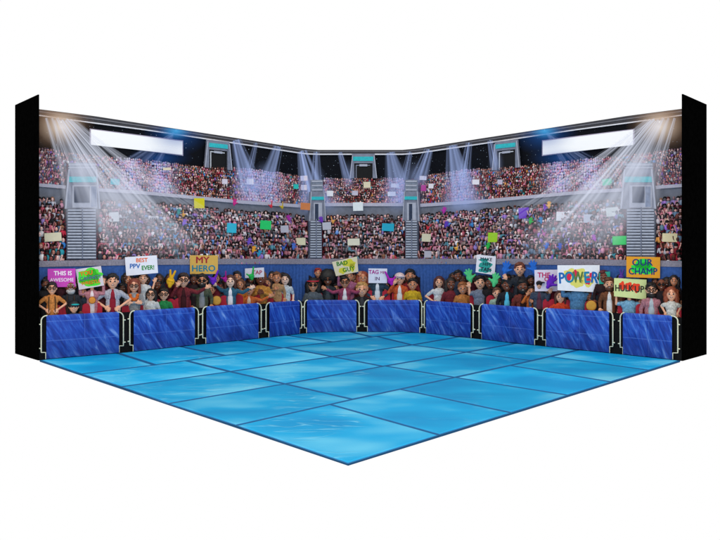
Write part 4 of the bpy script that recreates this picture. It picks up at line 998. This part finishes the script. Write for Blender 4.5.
P(609.4, 284.8, 5.2, 'f', '5a3018', 'short', '6e4026', 'bearded man in brown leather jacket over white tee', L=-5.5, inner='e0dedc', extra=('beard',))
P(629.4, 294, 5.0, 'f', '1a1210', 'none', '74a4c4', 'person in light blue tee hidden behind the HULK UP sign', ('up', 'up'), -6.5, face=False, sleeve='short', wide=1.15)
P(651.4, 290.4, 5.7, 'f', '14100f', 'short', 'a8707a', 'bearded man with glasses in dusty pink jacket over grey tee', L=-4.5, inner='a8b4bc', extra=('beard', 'glasses'))
P(661.4, 284.8, 4.8, 'd', '120e0e', 'bald', '20181c', 'shaven headed man with dark shades behind the pink jacket', L=-9, extra=('shades',))
P(671.4, 294.2, 5.4, 'f', '8a4226', 'curly', 'd8ccbc', 'woman with big auburn hair in cream top, hands on hips', (((-10, 15, -.2), (-6.5, 8.5, 0)), ((9.5, 15, -.2), (6.5, 8.5, 0))), -4, sleeve='short', wide=.8)
k = 0
for (u, v) in [(60, 281.5), (83, 292), (101, 293), (122, 289), (128, 279.5), (157, 285), (176, 287), (211, 290), (220, 288), (237, 277), (267, 283.5), (294 - 2, 289), (336, 289), (356, 283.5), (386, 287), (404, 288), (446, 291.5), (469, 290), (514, 281), (547, 294), (570, 297), (590, 297), (598, 289), (621, 301), (642, 302), (674, 281)]:
    if 290 < u < 296: continue
    k += 1
    hs = ['0e0b0c', '1c110e', '100d14', '2c1610'][k % 4]; tp = ['1e1a20', '3a141c', '24303c', '4a1c24', '2c2c30'][k % 5]
    hn = ['black', 'dark brown', 'blue black', 'brown'][k % 4]; tn = ['charcoal', 'dark maroon', 'slate', 'wine red', 'dark grey'][k % 5]
    near = min([(52, 'man in tan shirt'), (71, 'grey bearded man'), (92, 'YOU CANNOT WRESTLE sign'), (113, 'tall man in pale jacket'), (134, 'woman with orange scarf'), (164, 'child in green'), (184, 'man in maroon suit'),
                (202, 'olive jacket'), (230, 'denim jacket woman'), (249, 'woman in orange jacket'), (261, 'man in mustard top'), (328, 'black afro'), (345, 'pink jacket'), (377, 'TAG ME IN sign'), (400, 'orange vest'),
                (451, 'curly haired woman'), (480, 'man in grey polo'), (507, 'light blue shirt'), (539, 'man in slate suit'), (560, 'girl in red top'), (578, 'POWER sign'), (609, 'brown leather jacket'), (629, 'HULK UP sign'), (651, 'dusty pink jacket'), (671, 'auburn haired woman')], key=lambda q: abs(q[0] - u))
    P(u, v, 4.2, random.choice('mdbm'), hs, ['short', 'curly', 'short', 'long'][k % 4], tp, f"{hn} haired person in {tn}, shaded, {'right' if u > near[0] else 'left'} behind {near[1]}", L=-11.5)
hold = [(u_, 1) for u_ in ()]
u = 47.0
while u < 673:
    if not (290 < u < 308 or 420 < u < 446):
        v = lerp_tab(CU, u) + random.uniform(13, 18); c_ = random.choice(['16141a', '6a1424', '1a222c', '501020', '221c20'])
        P(u, v, random.uniform(3.3, 3.9), random.choice('dbmd'), random.choice(['0e0b0c', '120d0d', '1c110e']), random.choice(['short', 'curly', 'short', 'long']), c_, 'dark clothed spectator almost lost in shade in the rearmost row behind the barriers', L=-12.2)
    u += random.uniform(9.5, 13)
# round things in the front row
for (u, v, r_, c, lab) in [(92.2, 300.2, 3.4, 'd88a34', 'round orange fan held at the chest below the YOU CANNOT WRESTLE sign'), (216.6, 300.5, 4.6, 'c8923a', 'round orange cushion between the olive jacket and the denim jacket'), (591.2, 305.6, 5.2, 'cc9438', 'round golden fan below the POWER sign')]:
    m = MB(); m.ell((0, 0, 0), (r_, 1.0, r_), seg=28, rings=14); root = empty('round_fan'); place(root, u, v, -3.2); tag(root, lab, 'fan')
    m.build('disc', mat('disc_' + c, c, nscale=.4), root, True)
    m = MB(); m.path([(math.cos(2 * PI * q / 24) * r_, 0, math.sin(2 * PI * q / 24) * r_) for q in range(25)], .4); m.build('rim', solid('8a4a1c'), root, True)

# ------------------------------------------------------------------ stage lights
def beam(root, u0, v0, w0, u1, v1, w1, a0, a1, m, L, streak=5, name='light_beam'):
    mb = MB(); nr, nc = 10, 8 * streak; vs = []; cs = []
    sd = random.random() * 40
    for i in range(nr + 1):
        t = i / nr; u = u0 + (u1 - u0) * t; v = v0 + (v1 - v0) * t; w_ = w0 + (w1 - w0) * t
        dx, dy = (v1 - v0), -(u1 - u0); l = math.hypot(dx, dy); dx /= l; dy /= l
        for j in range(nc + 1):
            q = j / nc - .5; x, y = u + dx * w_ * q, v + dy * w_ * q
            st = max(0, .55 + 1.1 * noise.noise(Vector((j * .55 / 2 + sd, 0, 0))))
            al = (a0 + (a1 - a0) * t) * (math.sin(PI * (q + .5)) ** .7) * min(1.4, st) * (1 if t < .6 else max(0, (1 - t) / .4)) 
            vs.append(wp(max(38.3, min(682.6, x)), y, L)); al = max(0, min(.95, al)); cs.append((al, al, al, 1))
    fs = [(i * (nc + 1) + j, i * (nc + 1) + j + 1, (i + 1) * (nc + 1) + j + 1, (i + 1) * (nc + 1) + j) for i in range(nr) for j in range(nc)]
    o0 = root.location
    mb.add([p - o0 for p in vs], fs, cs)
    o = link(name, mb.mesh(name, True), m, root); return o
def glow(root, u, v, ru, rv, a, m, L, name='glow'):
    mb = MB(); vs = [wp(u, v, L) - root.location]; cs = [(a, a, a, 1)]; n_ = 28
    for k in range(1, 6):
        t = k / 5; al = a * (1 - t) ** 1.6
        for j in range(n_):
            b = 2 * PI * j / n_; x = max(38.3, min(682.6, u + ru * t * math.cos(b))); y = v + rv * t * math.sin(b)
            y = max(y, lerp_tab(TOP, x) + .3)
            vs.append(wp(x, y, L) - root.location); cs.append((al, al, al, 1))
    fs = [(0, 1 + j, 1 + (j + 1) % n_) for j in range(n_)] + [(1 + (k - 1) * n_ + j, 1 + (k - 1) * n_ + (j + 1) % n_, 1 + k * n_ + (j + 1) % n_, 1 + k * n_ + j) for k in range(1, 5) for j in range(n_)]
    mb.add(vs, fs, cs); return link(name, mb.mesh(name, True), m, root)
warm = beam_mat('warm_haze', 'e8d8c8'); cool = beam_mat('cool_haze', 'dce2f4'); blue = beam_mat('blue_haze', 'a2b6ea'); aqua = beam_mat('aqua_haze', '48a4e0')
whitehot = emit('lamp_core', 'fff4e4', 1.0)
for mir in (0, 1):
    U = (lambda u: 720.6 - u) if mir else (lambda u: u); sidew = 'right' if mir else 'left'
    root = empty('spotlight', wp(U(61), 124, -37)); tag(root, f'warm white spotlight with long streaky beams at the {sidew} end of the roof trim', 'spotlight', 'warm spotlights at the two ends')
    glow(root, U(58), 121, 38, 34, .75, beam_mat('amber_haze', 'b89478'), -38.4); glow(root, U(62), 127, 24, 20, .97, warm, -38.0, 'hot_spot')
    m = MB(); m.ell(wp(U(61), 122, -38.6) - root.location, (.0018, .001, .0018)); m.build('lamp', whitehot, root, True)
    for (a, b, c, d, e, f, g, h_, mm_) in [(46, 118, 3, 62, 172, 9, .65, .4, cool), (52, 118, 3, 74, 176, 10, .55, .35, cool), (57, 118, 4, 96, 190, 14, .55, .4, cool), (62, 120, 4, 122, 214, 20, .8, .5, cool),
                                           (66, 120, 5, 160, 232, 26, .8, .5, cool), (70, 120, 4, 196, 262, 32, .8, .5, cool), (74, 120, 3, 190, 218, 14, .45, .3, cool), (60, 120, 6, 132, 250, 80, .4, .6, cool), (66, 119, 3, 236, 236, 16, .5, .3, cool), (56, 120, 6, 82, 236, 44, .3, .3, cool)]:
        beam(root, U(a), b, c, U(d), e, f, g, h_, mm_, -13.5 - (f * .02) - random.random(), 3)
    glow(root, U(118), 205, 62, 46, .42, cool, -13.2, 'haze'); glow(root, U(150), 232, 70, 34, .28, cool, -12.9, 'haze'); glow(root, U(84), 168, 34, 34, .42, cool, -13.0, 'haze')
    root = empty('spotlight', wp(U(176), 129, -37)); tag(root, f'blue spotlight flare in the {sidew} roof trim above the scoreboard corner', 'spotlight', 'blue spotlights along the roof trim')
    glow(root, U(176), 131, 17, 9, .95, aqua, -37.4); glow(root, U(176), 133, 34, 24, .55, beam_mat('deep_haze', '2a64b8'), -37.8, 'halo'); glow(root, U(160), 158, 34, 12, .4, beam_mat('deep_haze', '2a64b8'), -37.2, 'halo')
    m = MB(); m.ell(wp(U(176), 130, -38) - root.location, (.001, .0006, .001)); m.build('lamp', whitehot, root, True)
    for (d, e, f) in ((128, 176, 12), (146, 182, 12), (112, 172, 12)): beam(root, U(174), 133, 3, U(d), e, f, .35, .3, blue, -40.6 - random.random() * .4, 2)
for i, (a, b, w0, c, d, w1, al) in enumerate([(236, 140, 9, 252, 196, 26, .85), (256, 143, 4, 248, 178, 8, .45), (278, 146.5, 9, 266, 186, 17, .7), (302, 151, 9, 317, 212, 30, .85), (316.5, 152, 6, 316, 190, 12, .6), (340, 152.5, 5, 349, 186, 9, .6),
                                              (390, 152.5, 9, 402, 206, 30, .8), (410, 152, 5, 403, 186, 9, .5), (429, 149.5, 8, 417, 186, 16, .7), (452, 145.5, 10, 464, 212, 34, .9), (469, 143, 6, 463, 184, 12, .6), (490, 140.5, 5, 496, 172, 9, .6)]):
    root = empty('spotlight', wp(a, b, -38)); where = ['far left, just right of the left entrance tower', 'second from left', 'third from left', 'left bend of the wall, wider beam', 'left bend of the wall, thin beam', 'left of the middle entrance tower',
                                                        'right of the middle entrance tower, wide beam', 'right bend, thin slanting beam', 'right bend of the wall, slanting left', 'widest and brightest, right of the right bend', 'thin beam crossing the widest one', 'just left of the right entrance tower'][i]
    tag(root, f'blue spotlight beam, {where}', 'spotlight', 'blue spotlights along the roof trim')
    m = MB(); m.ell(Vector((0, 0, 0)), (.0012, .0008, .0007)); m.build('lamp', emit('lamp_blue', '9cc4e8', 1.0), root, True)
    glow(root, c, d - 8, w1 * .95, 19, al * .5, blue, -28.2 - random.random() * .5, 'haze')
    beam(root, a, b, w0 * 1.15, c, d, w1 * 1.25, al, al * .8, blue, -29 - random.random() * 1.5, 3)
print('OBJ', len(bpy.data.objects))
